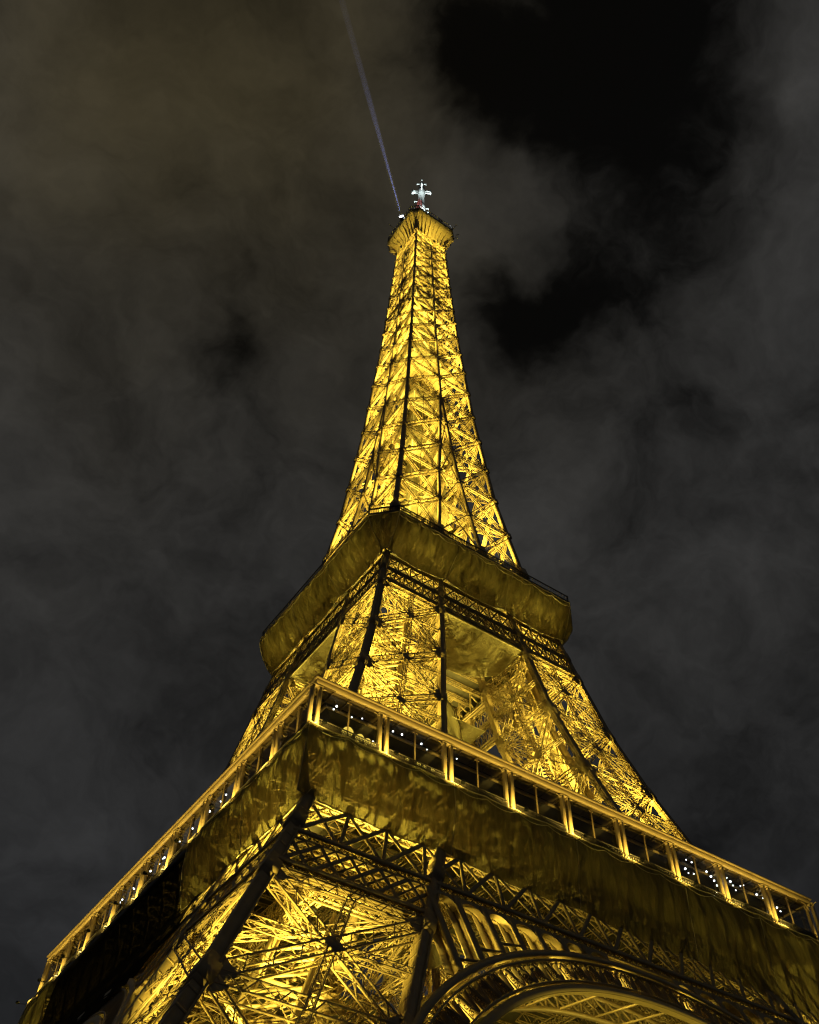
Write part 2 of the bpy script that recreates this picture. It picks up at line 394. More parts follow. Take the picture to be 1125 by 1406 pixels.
low_belt = q.build('belt_girder', IRON, tower)
lbs = []
# lower half of the belt, only across each pillar
for sg in (-1, 1):
    q = MB()
    for z, h in ((40.6,.9),):
        n = nf(z); a = FP(sg*(w(z)-.6), z, -.25); b = FP(sg*(iw(z)+.3), z, -.25); q.girder(a, b, n, h, .8, .2, .08, .8, True)
        flat(q, a+(0,-.02,h/2), b+(0,-.02,h/2), .5, .16, z); flat(q, a+(0,-.02,-h/2), b+(0,-.02,-h/2), .5, .16, z)
    K = 5
    for k in range(K):
        f = lambda t, z: FP(sg*((iw(z)+.3)+(w(z)-.6-iw(z)-.3)*t), z, -.3)
        for a, b in ((k/K, (k+1)/K), ((k+1)/K, k/K)):
            flat(q, f(a, 41.0), f(b, 44.6), .36, .14, 43); flat(q, f((a+.5/K) % 1.0001, 41.0), f(a, 42.8), .2, .1, 43)
            flat(q, f(a, 42.8), f((a+b)/2, 44.6), .16, .1, 43); flat(q, f(b, 42.8), f((a+b)/2, 41.0), .16, .1, 43)
    lbs.append(q.build('pillar_belt', IRON, tower))
n = np.array((0,-1,0.0))
# inner belt ring a few metres behind it carrying the platform
q = MB()
for z, inset in ((45.5, 7.5), (51.0, 7.5), (54.8, 1.2), (55.2, 14.0)):
    hw = w(z)-inset
    q.girder((-hw,-hw,z), (hw,-hw,z), n, 1.0, .7, .16, .09, 1.1, True)
for k in range(14):
    z0, z1 = 45.5, 51; h0 = w(z0)-7.5; h1 = w(z1)-7.5; a = -1+2*k/14; b = -1+2*(k+1)/14
    q.girder((a*h0,-h0,z0), (b*h1,-h1,z1), n, .5, .4, .1, .06, .6); q.girder((b*h0,-h0-.1,z0), (a*h1,-h1-.1,z1), n, .5, .4, .1, .06, .6)
lb3 = q.build('inner_girder', IRON, tower)
# curved consoles that carry the gallery
q = MB(); zs_ = np.linspace(51.4, 56.9, 9)
cur = [(-(w(51.4)-.2) - .0 - (35.2-w(51.4)+.5)*((z-51.4)/5.5)**2, z) for z in zs_]
q.bars([(0,a,b) for a, b in cur[:-1]], [(0,a,b) for a, b in cur[1:]], .5, .12, (0,-1,0)); q.bars([(0,-33.4,51.4)], [(0,-33.4,56.9)], .4, .1, (0,-1,0))
q.bars([(0,cur[j][0],cur[j][1]) for j in range(0, 8, 2)], [(0,-33.4,cur[j+1][1]) for j in range(0, 8, 2)], .3, .1, (0,-1,0)); q.bars([(0,-35.1,56.8)], [(0,-31,56.8)], .35, .3)
CON = q.data('console', IRON)
for k in range(4):
    c, s_ = [(1,0),(0,1),(-1,0),(0,-1)][k]
    for j in range(1, 18):
        x = -35.36+3.929*j; o = bpy.data.objects.new('console', CON); COL.objects.link(o); o.parent = tower; o.location = (c*x, s_*x, 0); o.rotation_euler.z = k*math.pi/2
# joists under the first platform
q = MB()
for x in np.linspace(-33, 33, 18):
    q.girder((x,-34.6,55.6), (x,-15.5,55.6), (0,0,-1), .5, 1.3, .12, .07, 1.2)
joist = q.build('deck_joists', IRON, tower)
q = MB(); zs_ = np.linspace(110.6, 116.2, 7)
cur = [(-17.55-2.6*((z-110.6)/5.6)**2, z) for z in zs_]
q.bars([(0,a,b) for a, b in cur[:-1]], [(0,a,b) for a, b in cur[1:]], .4, .1, (0,-1,0)); q.bars([(0,-16.9,110.6)], [(0,-16.9,116.2)], .3, .1, (0,-1,0))
q.bars([(0,cur[j][0],cur[j][1]) for j in range(0, 6, 2)], [(0,-16.9,cur[j+1][1]) for j in range(0, 6, 2)], .3, .1, (0,-1,0)); q.bars([(0,-20.0,116.1)], [(0,-15,116.1)], .35, .3)
CON2 = q.data('console', IRON)
for k in range(4):
    c, s_ = [(1,0),(0,1),(-1,0),(0,-1)][k]
    for j in range(11):
        x = -16.5+3.3*j; o = bpy.data.objects.new('console', CON2); COL.objects.link(o); o.parent = tower; o.location = (c*x, s_*x, 0); o.rotation_euler.z = k*math.pi/2
# belt under the second platform
q = belt([(103.2,.55),(106.6,.4),(110.2,.5)], [((103.2,.55),(106.6,.4),1.7,.20),((106.6,.4),(110.2,.5),2.2,.22)])
mid_belt = q.build('belt_girder', IRON, tower)
q = MB()
for x in np.linspace(-18, 18, 13):
    q.girder((x,-19,115.3), (x,-8.5,115.3), (0,0,-1), .4, .9, .1, .05, .8)
joist2 = q.build('deck_joists', IRON, tower)
for o in (low_belt, *lbs, lb3, joist, mid_belt, joist2):
    for k in (1, 2, 3): spin(o, tower, k)

# ------------------------------------------------------------------ arches
def arch(off, name_mat=IRON):
    RI, RO, ZC = 36.3, 40.3, 3.4
    def AP(r, a, dy=0.0):
        x = r*math.cos(a); z = ZC + r*math.sin(a); return np.array([x, -w(z)+off+dy, z])
    def clip(r, a): p = AP(r, a); return abs(p[0]) < iw(p[2])+.2
    rim = MB(); K = 150; NN = lambda r, a: nf(AP(r, a)[2])
    A = [math.pi*(k/K) for k in range(K+1)]
    for r, hh, dd in ((RI+.35,.7,.35), (RO-.25,.6,.35), (RO-.95,.16,.3), (RI+1.0,.14,.3)):
        for a, b in zip(A[:-1], A[1:]):
            if AP(r, a)[2] > 6: rim.bars([AP(r, a)], [AP(r, b)], hh, dd, nf(AP(r, a)[2]))
    # soffit plates, 1.5 m deep
    for r, in ((RI+.02,), (RO-.1,)):
        G = np.array([[AP(r, a, -.1), AP(r, a, .25), AP(r, a, .6)] for a in A if AP(r, a)[2] > 5]); rim.sheet(G)
    orn = MB(); M_ = 60
    for k in range(M_):
        a = math.pi*(k+.5)/M_
        if AP(RO, a)[2] < 14: continue
        for da in (-.0075, .0075):
            p0 = AP(RI+1.0, a+da*.6, .45); p1 = AP(RO-1.3, a+da*2.2, .45)
            orn.bars([p0], [p1], .05, 1.0, NN(RO, a))
        orn.bars([AP(RI+.9, a, .1)], [AP(RO-.9, a, .1)], .1, .1, NN(RO, a))
        orn.bars([AP(RI+.9, a, .9)], [AP(RO-.9, a, .9)], .3, .06, NN(RO, a))
        # scroll rings between the radial fins
        for rr_, rad in ((RO-1.35,.34), (RI+1.45,.20), (RO-2.05,.16)):
            am = a + math.pi/M_*(.5 if rad > .3 else .28)
            c = AP(rr_, am, .1); e = AP(rr_+.1, am, .1)-c; e /= np.linalg.norm(e); s_ = np.cross(e, (0,-1,0))
            th = np.linspace(0, 2*math.pi*1.0, 11)
            orn.tube([c+rad*(math.cos(t)*e+math.sin(t)*s_) for t in th], .05, 4)
        p0 = AP(RI+1.0, a+.5*math.pi/M_, .1); p1 = AP(RO-1.6, a+.5*math.pi/M_, .1); orn.bars([p0], [p1], .08, .08, NN(RO, a))
        p2 = AP(RO-.9, a, .1); orn.bars([p1], [p2], .06, .06, NN(RO, a)); orn.bars([p0], [AP(RI+2.0, a, .1)], .05, .05, NN(RO, a))
    # spandrel: round-topped slots between the ring and the belt
    sps = []; step = 2.9; zt = 44.4
    for sg in (-1, 1):
        sp = MB(); sps.append(sp)
        for k in range(9):
            x0 = sg*(24.3 - k*step); x1 = sg*(24.3-(k+1)*step); xm = (x0+x1)/2
            if abs(x1) < 3: continue
            zb = ZC+math.sqrt(max(0, (RO)**2-x0*x0)); zc = ZC+math.sqrt(RO**2-xm*xm)
            if zb > zt-.2 or zc > zt-1.0: continue
            f = lambda x, z, dy: np.array([x, -w(z)+off+dy, z])
            sp.sheet(np.array([[f(x0, z, -.05), f(x0, z, 1.1)] for z in np.linspace(zb, zt, 5)]))
            sp.bars([f(x0, zb, .0)], [f(x0, zt, .0)], .62, .2, nf(42))
            sp.bars([f(x0, zb, .9)], [f(x0, zt, .9)], 1.5, .08, (0,-1,0))
            hr = step/2-.1; ztop = zt-.1-hr
            # plate above the round head
            th = np.linspace(0, math.pi, 9); G = []
            for t in th:
                xx = xm + (hr-.14)*math.cos(t); G.append([f(xx, ztop+(hr-.2)*math.sin(t), 0.0), f(xm+hr*math.cos(t), zt, 0.0)])
            sp.sheet(np.array(G)); G2 = [[g[0], g[0]+(0,.8,0)] for g in G]; sp.sheet(np.array(G2))
            if zc < 40: sp.bars([f(x0, zb+1.2, 0)], [f(x1, zb+1.9, 0)], .16, .2, (0,-1,0))
    return rim, orn, sps
rim, orn, sps = arch(-.05)
ar = rim.build('arch', IRONF, tower); orn.build('arch_ornament', IRON, ar); [sp.build('spandrel', IRON, ar) for sp in sps]
for k in (1, 2, 3): spin(ar, tower, k)
# second arch rib behind with lattice between
q = MB(); K = 60
def AI(r, a, dy):
    x = r*math.cos(a); z = 3.4+r*math.sin(a); return np.array([x, -w(z)+dy, z])
for a, b in zip(np.linspace(.35, math.pi-.35, K)[:-1], np.linspace(.35, math.pi-.35, K)[1:]):
    q.bars([AI(37.3, a, 6.2)], [AI(37.3, b, 6.2)], .35, .5, (0,-1,0)); q.bars([AI(40.0, a, 6.2)], [AI(40.0, b, 6.2)], .5, .4, (0,-1,0))
    q.bars([AI(37.3, a, 6.2)], [AI(40.0, b, 6.2)], .18, .18, (0,-1,0)); q.bars([AI(40.0, a, 6.2)], [AI(37.3, b, 6.2)], .18, .18, (0,-1,0))
    if int(a*100) % 3 == 0: q.bars([AI(37.4, a, 1.2)], [AI(37.4, b, 6.0)], .2, .14)
inn = q.build('inner_arch_rib', IRON, tower)
for k in (1, 2, 3): spin(inn, tower, k)

# ------------------------------------------------------------------ first platform
def ring_slab(q, ho, hi, z0, z1):
    for sgn in range(4):
        c, s_ = [(1,0),(0,1),(-1,0),(0,-1)][sgn]
        rot = lambda x, y: (c*x-s_*y, s_*x+c*y)
        o = [rot(-ho,-ho), rot(ho,-ho), rot(hi,-hi), rot(-hi,-hi)]
        V = [(x,y,z) for z in (z0,z1) for x,y in o]
        q.quads(V, [[0,1,2,3][::-1],[4,5,6,7],[0,1,5,4],[2,3,7,6]])
    return q
G1, ZB, ZT = 35.36, 57.9, 63.85
BAY = 2*G1/9
plat = ring_slab(MB(), 35.9, 9.5, 57.0, 57.62)
plat.build('first_platform', DECK, tower)
pp = [o for o in tower.children if o.name.startswith('first_platform')][0]
can = MB(); sof = MB(); ring_slab(sof, G1-.22, 33.3, 63.22, 63.60); ring_slab(can, G1+.18, G1-.2, 63.16, ZT-.2); ring_slab(can, G1+.34, G1-.1, ZT-.2, ZT)
for k in range(4):
    c, s_ = [(1,0),(0,1),(-1,0),(0,-1)][k]
    for j in range(37):
        x = -G1+2*G1/36*j; sof.bars([(c*x+s_*(G1-.2), s_*x-c*(G1-.2), 63.12)], [(c*x+s_*33.3, s_*x-c*33.3, 63.12)], .10, .2)
    can.bars([(c*-33+s_*33, s_*-33-c*33, 63.08)], [(c*33+s_*33, s_*33-c*33, 63.08)], .25, .28)
cn_ = can.build('canopy', IRONF, tower); sof.build('soffit', mat('soffit_shade_paint', (.11,.08,.042), .5, 0, .3, .8), cn_); ring_slab(MB(), 33.29, 28.6, 63.3, 63.5).build('added_dark_ceiling', RAIL, cn_)  # shade put into the soffit colour; added black ceiling keeps the bays dark
# posts (one double column at each bay line), mullions, railing, glass
def post():
    b = MB()
    for dx in (-.42, .42):
        b.box((dx,0,(ZB+63.0)/2), (.30,.46,63.0-ZB)); b.box((dx,0,ZB+.15), (.36,.44,.3)); b.box((dx,0,62.75), (.38,.46,.25))
        b.box((dx,-.24,(ZB+63.0)/2), (.08,.06,63.0-ZB-.8))
    b.box((0,0,ZB+.05), (1.35,.6,.12)); b.box((0,0,62.95), (1.3,.5,.12))
    # scrolled bracket towards the deck and along the fascia
    for sg in (-1, 1):
        th = np.linspace(0, math.pi/2, 8); b.tube([(sg*(.5+.6*(1-math.cos(t))), 0, 62.3+.6*math.sin(t)) for t in th], .05, 5)
    th = np.linspace(0, math.pi/2, 8); b.tube([(0, .2+1.1*(1-math.cos(t)), 62.1+.85*math.sin(t)) for t in th], .06, 5)
    th = np.linspace(0, 2*math.pi, 9); b.tube([(0, .8+.28*math.cos(t), 62.4+.28*math.sin(t)) for t in th], .05, 5)
    return b
pm = post().data('gallery_post', IRONF)
mm = MB(); mm.bars([(0,0,ZB)], [(0,0,62.9)], .09, .16, (0,1,0), True); mm.bars([(-.3,.0,62.7)], [(.3,0,62.7)], .05, .05)
mm = mm.data('gallery_mullion', IRON)
rb = MB(); hb = BAY/2-.6
rb.bars([(-hb,0,58.95)], [(hb,0,58.95)], .09, .09, (0,0,1), True); rb.bars([(-hb,0,58.1)], [(hb,0,58.1)], .07, .07, (0,0,1), True); rb.bars([(-hb,0,58.7)], [(hb,0,58.7)], .05, .05)
xs = np.linspace(-hb, hb, 40); rb.bars([(x,0,58.1) for x in xs], [(x,0,58.9) for x in xs], .045, .045)
xs = (xs[:-1]+xs[1:])/2; rb.bars([(x,0,58.35) for x in xs], [(x,0,58.6) for x in xs], .1, .03)
rb = rb.data('railing', RAIL)
gl = MB(); gl.quads([(-hb,0,59.0),(hb,0,59.0),(hb,0,62.8),(-hb,0,62.8)], [[0,1,2,3]]); gl = gl.data('glass_pane', GL)
def inst(me, name, x, y, k, parent):
    c, s_ = [(1,0),(0,1),(-1,0),(0,-1)][k % 4]
    o = bpy.data.objects.new(name, me); COL.objects.link(o); o.parent = parent
    o.location = (c*x - s_*y, s_*x + c*y, 0); o.rotation_euler.z = k*math.pi/2
    return o
for k in range(4):
    for j in range(9):
        x = -G1+BAY*j; p = inst(pm, 'gallery_post', x if j else x+.0, -G1+.16, k, tower)
        xm = x+BAY/2
        inst(mm, 'gallery_mullion', xm, -G1+.3, k, tower)
        r_ = inst(rb, 'railing', xm, -G1-.18, k, tower)
        inst(gl, 'glass_pane', xm, -G1+.42, k, tower)
# pavilion on the deck between the pillars
def pavilion(x0, x1, k):
    b = MB(); c, s_ = [(1,0),(0,1),(-1,0),(0,-1)][k]
    T = lambda x, y, z: (c*x-s_*y, s_*x+c*y, z)
    y0, y1, yt = -30.2, -19.0, -28.6
    V = [T(x0,y0,57.62),T(x1,y0,57.62),T(x1,yt,62.4),T(x0,yt,62.4),T(x0,y1,57.62),T(x1,y1,57.62),T(x1,y1,62.4),T(x0,y1,62.4)]
    b.quads(V, [[0,1,2,3],[4,7,6,5],[3,2,6,7],[0,3,7,4],[1,5,6,2]])
    pv = b.build('pavilion', REDG, tower, label='dark red glass pavilion on the first deck')
    f = MB(); nx = int((x1-x0)/1.6)
    for j in range(nx+1):
        x = x0+(x1-x0)*j/nx; f.bars([T(x,y0-.05,57.62)], [T(x,yt-.05,62.5)], .14, .2, (1,0,0))
    for z in (59.6, 61.2, 62.5):
        yy = y0+(yt-y0)*(z-57.62)/4.8-.05; f.bars([T(x0,yy,z)], [T(x1,yy,z)], .12, .16)
    f.build('window_frame', RAIL, pv)
pavilion(-6, 14.5, 0); pavilion(-13, 13, 3); pavilion(-13, 13, 1); pavilion(-13,13,2)

# ------------------------------------------------------------------ second platform
G2, Z2, CH = 20.64, 116.75, 3.42
def octo(h, ch, z): return [(-h+ch,-h,z),(h-ch,-h,z),(h,-h+ch,z),(h,h-ch,z),(h-ch,h,z),(-h+ch,h,z),(-h,h-ch,z),(-h,-h+ch,z)]
def oct_loft(q, prof, closed=True):
    G = np.array([octo(h, ch, z)+[octo(h, ch, z)[0]] for h, ch, z in prof]); return q.sheet(G)
q = MB(); oct_loft(q, [(G2,CH,116.9),(G2,CH,117.3),(8.0,1.2,117.3),(8.0,1.2,116.3),(G2-.4,CH,116.3),(G2-.4,CH,116.9),(G2,CH,116.9)])
q.build('second_platform', DECK, tower)
q = MB(); oct_loft(q, [(G2+.12,CH,116.7),(G2+.12,CH,117.15),(G2+.02,CH,117.15)])
oct_loft(q, [(G2,CH,118.35),(G2,CH,118.5),(G2-.15,CH,118.5),(G2-.15,CH,118.35),(G2,CH,118.35)])
oc = octo(G2-.06, CH, 0)
for a, b in zip(oc, oc[1:]+oc[:1]):
    a = np.array(a); b = np.array(b); n_ = int(np.linalg.norm(b-a)/.35)
    t = np.linspace(0, 1, n_+1)[:, None]; pts = a+(b-a)*t
    q.bars(pts+(0,0,117.2), pts+(0,0,118.4), .06, .06)
q.build('gallery_parapet', RAIL, tower)
# upper storey deck and kiosks in the middle of the second platform
q = MB(); oct_loft(q, [(14.9,2,121.0),(14.9,2,121.5),(7,1,121.5),(7,1,121.0),(14.9,2,121.0)])
oct_loft(q, [(14.85,2,122.5),(14.85,2,122.62),(14.7,2,122.62)])
oc = octo(14.8, 2, 0)
for a, b in zip(oc, oc[1:]+oc[:1]):
    a = np.array(a); b = np.array(b); n_ = int(np.linalg.norm(b-a)/.7); t = np.linspace(0, 1, n_+1)[:, None]; pts = a+(b-a)*t
    q.bars(pts+(0,0,121.5), pts+(0,0,122.6), .06, .06)
oct_loft(q, [(12.4,2,117.3),(12.4,2,121.0)])
q.build('upper_gallery', IRON, tower)

# ------------------------------------------------------------------ shaft
SH = [117.3,127.9,138.3,149.0,159.3,169.7,179.4,189.1,198.5,207.1,215.4,223.1,230.3,237.0,243.2,249.6,255.1,260.6,265.8,270.6]
def cs(z): return .72 if z < 150 else (.60 if z < 200 else .46)
b = MB()
for z0, z1 in zip(SH[:-1], SH[1:]): b.bars([P('w','w',z0,cs(z0)/2)], [P('w','w',z1,cs(z0)/2)], cs(z0), cs(z0), (0,1,0))
for z in SH[1:]: b.bars([P('w','w',z-.7,cs(z)/2)], [P('w','w',z+.7,cs(z)/2)], cs(z)*1.6, cs(z)*1.6, (0,1,0), True)
b.bars([P('w','w',117.4,.3)], [P('w','w',121.5,.3)], 2.0, 2.0, (0,1,0), True); b.bars([P('w','w',126.2,.3)], [P('w','w',128.8,.3)], 1.35, 1.35, (0,1,0), True)
cc = b.build('shaft_column', IRON, tower)
parts_rot = [cc]
for sx in (-1, 1):
    b = MB()
    for z0, z1 in zip(SH[:6], SH[1:7]): b.bars([(sx*(iw(z0)+.2),-w(z0)+.3,z0)], [(sx*(iw(z1)+.2),-w(z1)+.3,z1)], .52, .55, (0,1,0))
    for z in SH[1:6]:
        c_ = np.array((sx*(iw(z)+.2),-w(z)+.28,z)); b.disc(c_, (0,-1,0), .62, .7)
    b.bars([(sx*(iw(126)+.2),-w(126)+.3,126)], [(sx*(iw(129)+.2),-w(129)+.3,129)], 1.3, 1.1, (0,1,0), True)
    parts_rot.append(b.build('shaft_column', IRON, tower))
b = MB()
for z0, z1 in zip(SH[6:-1], SH[7:]): b.bars([(0,-w(z0)+.25,z0)], [(0,-w(z1)+.25,z1)], .5, .5, (0,1,0))
for z in SH[6:-1]: b.disc((0,-w(z)+.25,z), (0,-1,0), .48, .62)
parts_rot.append(b.build('shaft_column', IRON, tower))
# bracing panel of each storey on the face: one mesh a storey
for li, (z0, z1) in enumerate(zip(SH[:-1], SH[1:])):
    b = MB(); n = nf((z0+z1)/2); s0 = cs(z0)/2
    Wd = .78 if z0 < 170 else (.66 if z0 < 215 else .52); D = .30; c_ = .13 if z0 < 200 else .12; l_ = .075
    if z1 <= 180.0:
        for sg in (-1, 1):
            f = lambda t, z, dy=.14: np.array((sg*((iw(z)+.25)+(w(z)-iw(z)-.6)*t), -w(z)+dy, z))
            b.girder(f(0,z0), f(1,z1), n, Wd, D, c_, l_, Wd*2.0); b.girder(f(1,z0,.2), f(0,z1,.2), n, Wd, D, c_, l_, Wd*2.0)
            b.girder(f(0,z1), f(1,z1), n, Wd*1.2, D+.1, c_*1.2, l_, Wd*1.6)
            b.bars([f(.5,z0,.3)], [f(.5,z1,.3)], .09, .12, n)
            # inner faces of the pillar
            g = lambda t, z: np.array((sg*(iw(z)+.25), -(iw(z)+.3+(w(z)-iw(z)-.6)*t), z))
            b.girder(g(0,z0), g(1,z1), (-sg,0,0), Wd*.8, D, c_, l_, Wd*2.0); b.girder(g(1,z0), g(0,z1), (-sg,0,0), Wd*.8, D, c_, l_, Wd*2.0)
            b.girder(g(0,z1), g(1,z1), (-sg,0,0), Wd, D, c_, l_, Wd*2.0)
        i0, i1 = iw(z0)-.1, iw(z1)-.1
        if i1 > .4:
            b.girder((-i1,-w(z1)+.3,z1), (i1,-w(z1)+.3,z1), n, .5, .3, .1, .05, .6)
            b.bars([(-i0,-w(z0)+.3,z0)], [(i1,-w(z1)+.3,z1)], .2, .2, n); b.bars([(i0,-w(z0)+.35,z0)], [(-i1,-w(z1)+.35,z1)], .2, .2, n)
    else:
        for sg in (-1, 1):
            f = lambda t, z, dy=.12: np.array((sg*(.22+(w(z)-.5)*t), -w(z)+dy, z))
            b.girder(f(0,z0), f(1,z1), n, Wd, D, c_, l_, Wd*2.0); b.girder(f(1,z0,.18), f(0,z1,.18), n, Wd, D, c_, l_, Wd*2.0)
            b.girder(f(0,z1), f(1,z1), n, Wd*1.1, D, c_*1.2, l_, Wd*1.6)
            b.bars([f(0,(z0+z1)/2,.3)], [f(1,(z0+z1)/2,.3)], .08, .1, n)
    # floor frame inside at the storey line
    wz = w(z1)-.4
    b.girder((-wz,-wz*.45,z1), (0,0,z1), (0,0,-1), .5, .3, .14, .09, 1.0); b.girder((wz*.45,-wz,z1), (0,0,z1), (0,0,-1), .5, .3, .14, .09, 1.0)
    parts_rot.append(b.build('shaft_brace', IRON, tower))
for o in parts_rot:
    for k in (1, 2, 3): spin(o, tower, k)
# lift well and spiral stair in the core
b = MB(); hz = 1.9
for sx in (-1, 1):
    for sy in (-1, 1):
        b.bars([(sx*hz,sy*hz,118)], [(sx*hz,sy*hz,272)], .3, .3, (0,1,0))
        b.bars([(sx*.35,sy*hz,118)], [(sx*.35,sy*hz,272)], .14, .3, (0,1,0)); b.bars([(sx*hz,sy*.5,118)], [(sx*hz,sy*.5,272)], .12, .25, (0,1,0))
zz = np.arange(119, 272, 2.6)
for a, c_ in (((-1,-1),(1,-1)), ((1,-1),(1,1)), ((1,1),(-1,1)), ((-1,1),(-1,-1))):
    b.bars([(a[0]*hz,a[1]*hz,z) for z in zz], [(c_[0]*hz,c_[1]*hz,z) for z in zz], .16, .2)
    b.bars([(a[0]*hz,a[1]*hz,z) for z in zz[:-1]], [(c_[0]*hz,c_[1]*hz,z+2.6) for z in zz[:-1]], .1, .1)
b.build('lift_well', IRONF, tower)
def core_sheet(z0, z1, fr, lab, seed):
    nz = int((z1-z0)/1.2); zz = np.linspace(z0, z1, nz); K = 12
    sq = [(-1+2*t/K, -1) for t in range(K)]+[(1, -1+2*t/K) for t in range(K)]+[(1-2*t/K, 1) for t in range(K)]+[(-1, 1-2*t/K) for t in range(K+1)]
    G = np.array([[(a*fr*w(z), b_*fr*w(z), z) for z in zz] for a, b_ in sq])
    bl = .16*fbm(G[..., 0]+G[..., 1]*.7, G[..., 2]*.5, seed) - .22*np.abs(np.sin(G[..., 2]*math.pi/5.2))
    G[..., :2] *= 1 - bl[..., None]/G[..., :2].__abs__().max(-1, keepdims=True)*-1
    o = MB().sheet(G).build('wrapped_core_sheet', TARP, None, 0, True); o['label'] = lab; o['category'] = 'tarpaulin'
    q = MB()
    for k in range(4): q.tube(G[k*K], .07, 4)
    q.build('edge_rope', ROPE, o)
# intermediate floor
for zf, hf in ((196.5, 6.9), (222.0, 5.6)):
    q = MB(); oct_loft(q, [(hf,.6,zf),(hf,.6,zf+.25),(2.2,.2,zf+.25),(2.2,.2,zf),(hf,.6,zf)])
    for x in np.linspace(-hf+.5, hf-.5, 8): q.bars([(x,-hf+.3,zf-.2)], [(x,hf-.3,zf-.2)], .12, .35)
    q.build('landing', IRON, tower)

core_sheet(200, 266, .52, 'smooth sheeting wrapped round the lift core inside the top half of the shaft', 91)
core_sheet(132, 190, .40, 'dull sheeting wrapped round the lift core inside the lower half of the shaft', 92)
# ------------------------------------------------------------------ third platform and top
q = MB(); cf = .24
oct_loft(q, [(5.15,.5,270.2),(5.4,.7,272.0),(5.9,1.1,273.6),(6.8,1.5,275.2),(7.65,1.85,276.5),(7.85,1.9,277.5)])
tp = q.build('top_bracket', IRONF, tower)
q = MB()
for k in range(4):
    c, s_ = [(1,0),(0,1),(-1,0),(0,-1)][k]
    for x0 in np.linspace(-.82, .82, 9):
        pr = [(5.15,269.6),(5.45,272),(6.0,273.6),(6.8,275.0),(7.6,276.3)]
        pts = [(c*(x0*h)+s_*(h+.12), s_*(x0*h)-c*(h+.12), z-.1) for h, z in pr]
        q.bars(pts[:-1], pts[1:], .14, .3, (c*0+s_, -c, 0))
q.build('bracket_rib', IRON, tp)
q = MB(); oct_loft(q, [(7.9,1.95,277.5),(8.05,2.0,277.6),(8.05,2.0,278.6),(7.8,2.0,278.7),(7.0,1.8,278.7),(6.2,1.4,278.75)])
oct_loft(q, [(8.0,2,280.6),(8.0,2,280.8),(7.8,2,280.8)])
oc = octo(7.95, 2.0, 0)
for a, b_ in zip(oc, oc[1:]+oc[:1]):
    a = np.array(a); b_ = np.array(b_); n_ = max(2, int(np.linalg.norm(b_-a)/.7)); t = np.linspace(0, 1, n_+1)[:, None]; pts = a+(b_-a)*t
    q.bars(pts+(0,0,278.6), pts+(0,0,280.7), .08, .08)
q.build('top_platform', RAIL, tower)
q = MB(); oct_loft(q, [(5.6,1.2,278.7),(5.6,1.2,283.6),(6.1,1.3,283.7),(6.1,1.3,284.2),(4.2,1,284.8),(3.6,1,287.5),(2.6,.8,289.5),(1.6,.6,291),(1.5,.6,296.5),(.9,.3,297)])
oct_loft(q, [(3.9,1,286.9),(4.1,1,287),(4.1,1,287.3),(3.3,1,287.4)])
q.build('top_cabin', RAIL, tower)
q = MB()
for x, y, z, l, dx, dy in ((-8,2,279,3.2,-1.0,.3),(8,-5,280,3.0,.9,-.3),(8,-2,280.5,3.4,.7,.0),(6,-8,279,2.6,.5,-.8),(8,5,279,3,1,.2),(-5,8,279,3,-.6,.6),(8,-7,279.5,2.2,1,0)):
    a = np.array((x,y,z), float); q.bars([a], [a+(dx*l*.55,dy*l*.55,l*.8)], .12, .12); q.bars([a+(0,0,0)], [a+(dx*.8,dy*.8,0)], .1, .1)
    e = a+(dx*l*.55,dy*l*.55,l*.8); q.bars([e-(.5,0,0)], [e+(.5,0,0)], .07, .07)
for x, y in ((6.4,-4.2),(4.6,-6.4),(6.8,-1),(-3.6,-6.6),(-6.6,-3),(2,-6.9)):
    q.bars([(x,y,280.6)], [(x,y,282.2)], .5, .35, (0,1,0), True); q.disc((x,y,282.6), (.5,-.7,.3), .55, .2)
q.build('aerial_rods', RAIL, tower)
# red service lattice beside the mast
q = MB()
for sx in (-1, 1):
    for sy in (-1, 1): q.bars([(-2.4+sx*.8,-2.4+sy*.8,289)], [(-2.4+sx*.45,-2.4+sy*.45,300)], .14, .14)
for z in np.arange(289.5, 300, 1.1):
    for a, b_ in (((-1,-1),(1,-1)), ((1,-1),(1,1)), ((1,1),(-1,1)), ((-1,1),(-1,-1))):
        s0 = .8-.35*(z-289)/11; q.bars([(-2.4+a[0]*s0,-2.4+a[1]*s0,z)], [(-2.4+b_[0]*s0,-2.4+b_[1]*s0,z+1.0)], .09, .09)
q.bars([(-2.4,-2.4,299)], [(-2.4,-2.4,303.5)], .18, .18)
q.box((-2.4,-2.4,292.6), (1.7,1.7,2.0))
rl = q.build('service_mast', RED, tower, label='red painted service lattice beside the white mast')
# antenna mast
mast = MB(); mast.lathe([(.0,296),(1.25,296),(1.25,303.5),(1.1,303.8),(.95,304),(.92,313.5),(1.1,314),(1.1,319.6),(.8,319.9),(.8,320.3),(.75,323.6),(0,323.7)], k=20)
am = mast.build('antenna_mast', WHT, tower, smooth=False)
hd = np.array((math.cos(YAW), -math.sin(YAW), 0.0)); hv = np.array((math.sin(YAW), math.cos(YAW), 0.0))
q = MB()
for dirn in (hd, -hd, hv, -hv):
    for dz in (0, 1.5):
        q.bars([dirn*1.2+(0,0,315.6+dz)], [dirn*2.9+(0,0,315.6+dz)], .38, .36, (0,0,1), True)
    q.bars([dirn*2.95+(0,0,314.9)], [dirn*2.95+(0,0,318.2)], .42, .38, (0,1,0), True)
    for dz in (323.5,): q.bars([np.array((0,0,dz))], [dirn*1.5+(0,0,dz)], .4, .4, (0,0,1), True)
    q.bars([dirn*.62+(0,0,320.2)], [dirn*.75+(0,0,323.6)], .16, .16); q.bars([dirn*1.5+(0,0,323.0)], [dirn*1.5+(0,0,324.1)], .25, .25, (0,1,0), True)
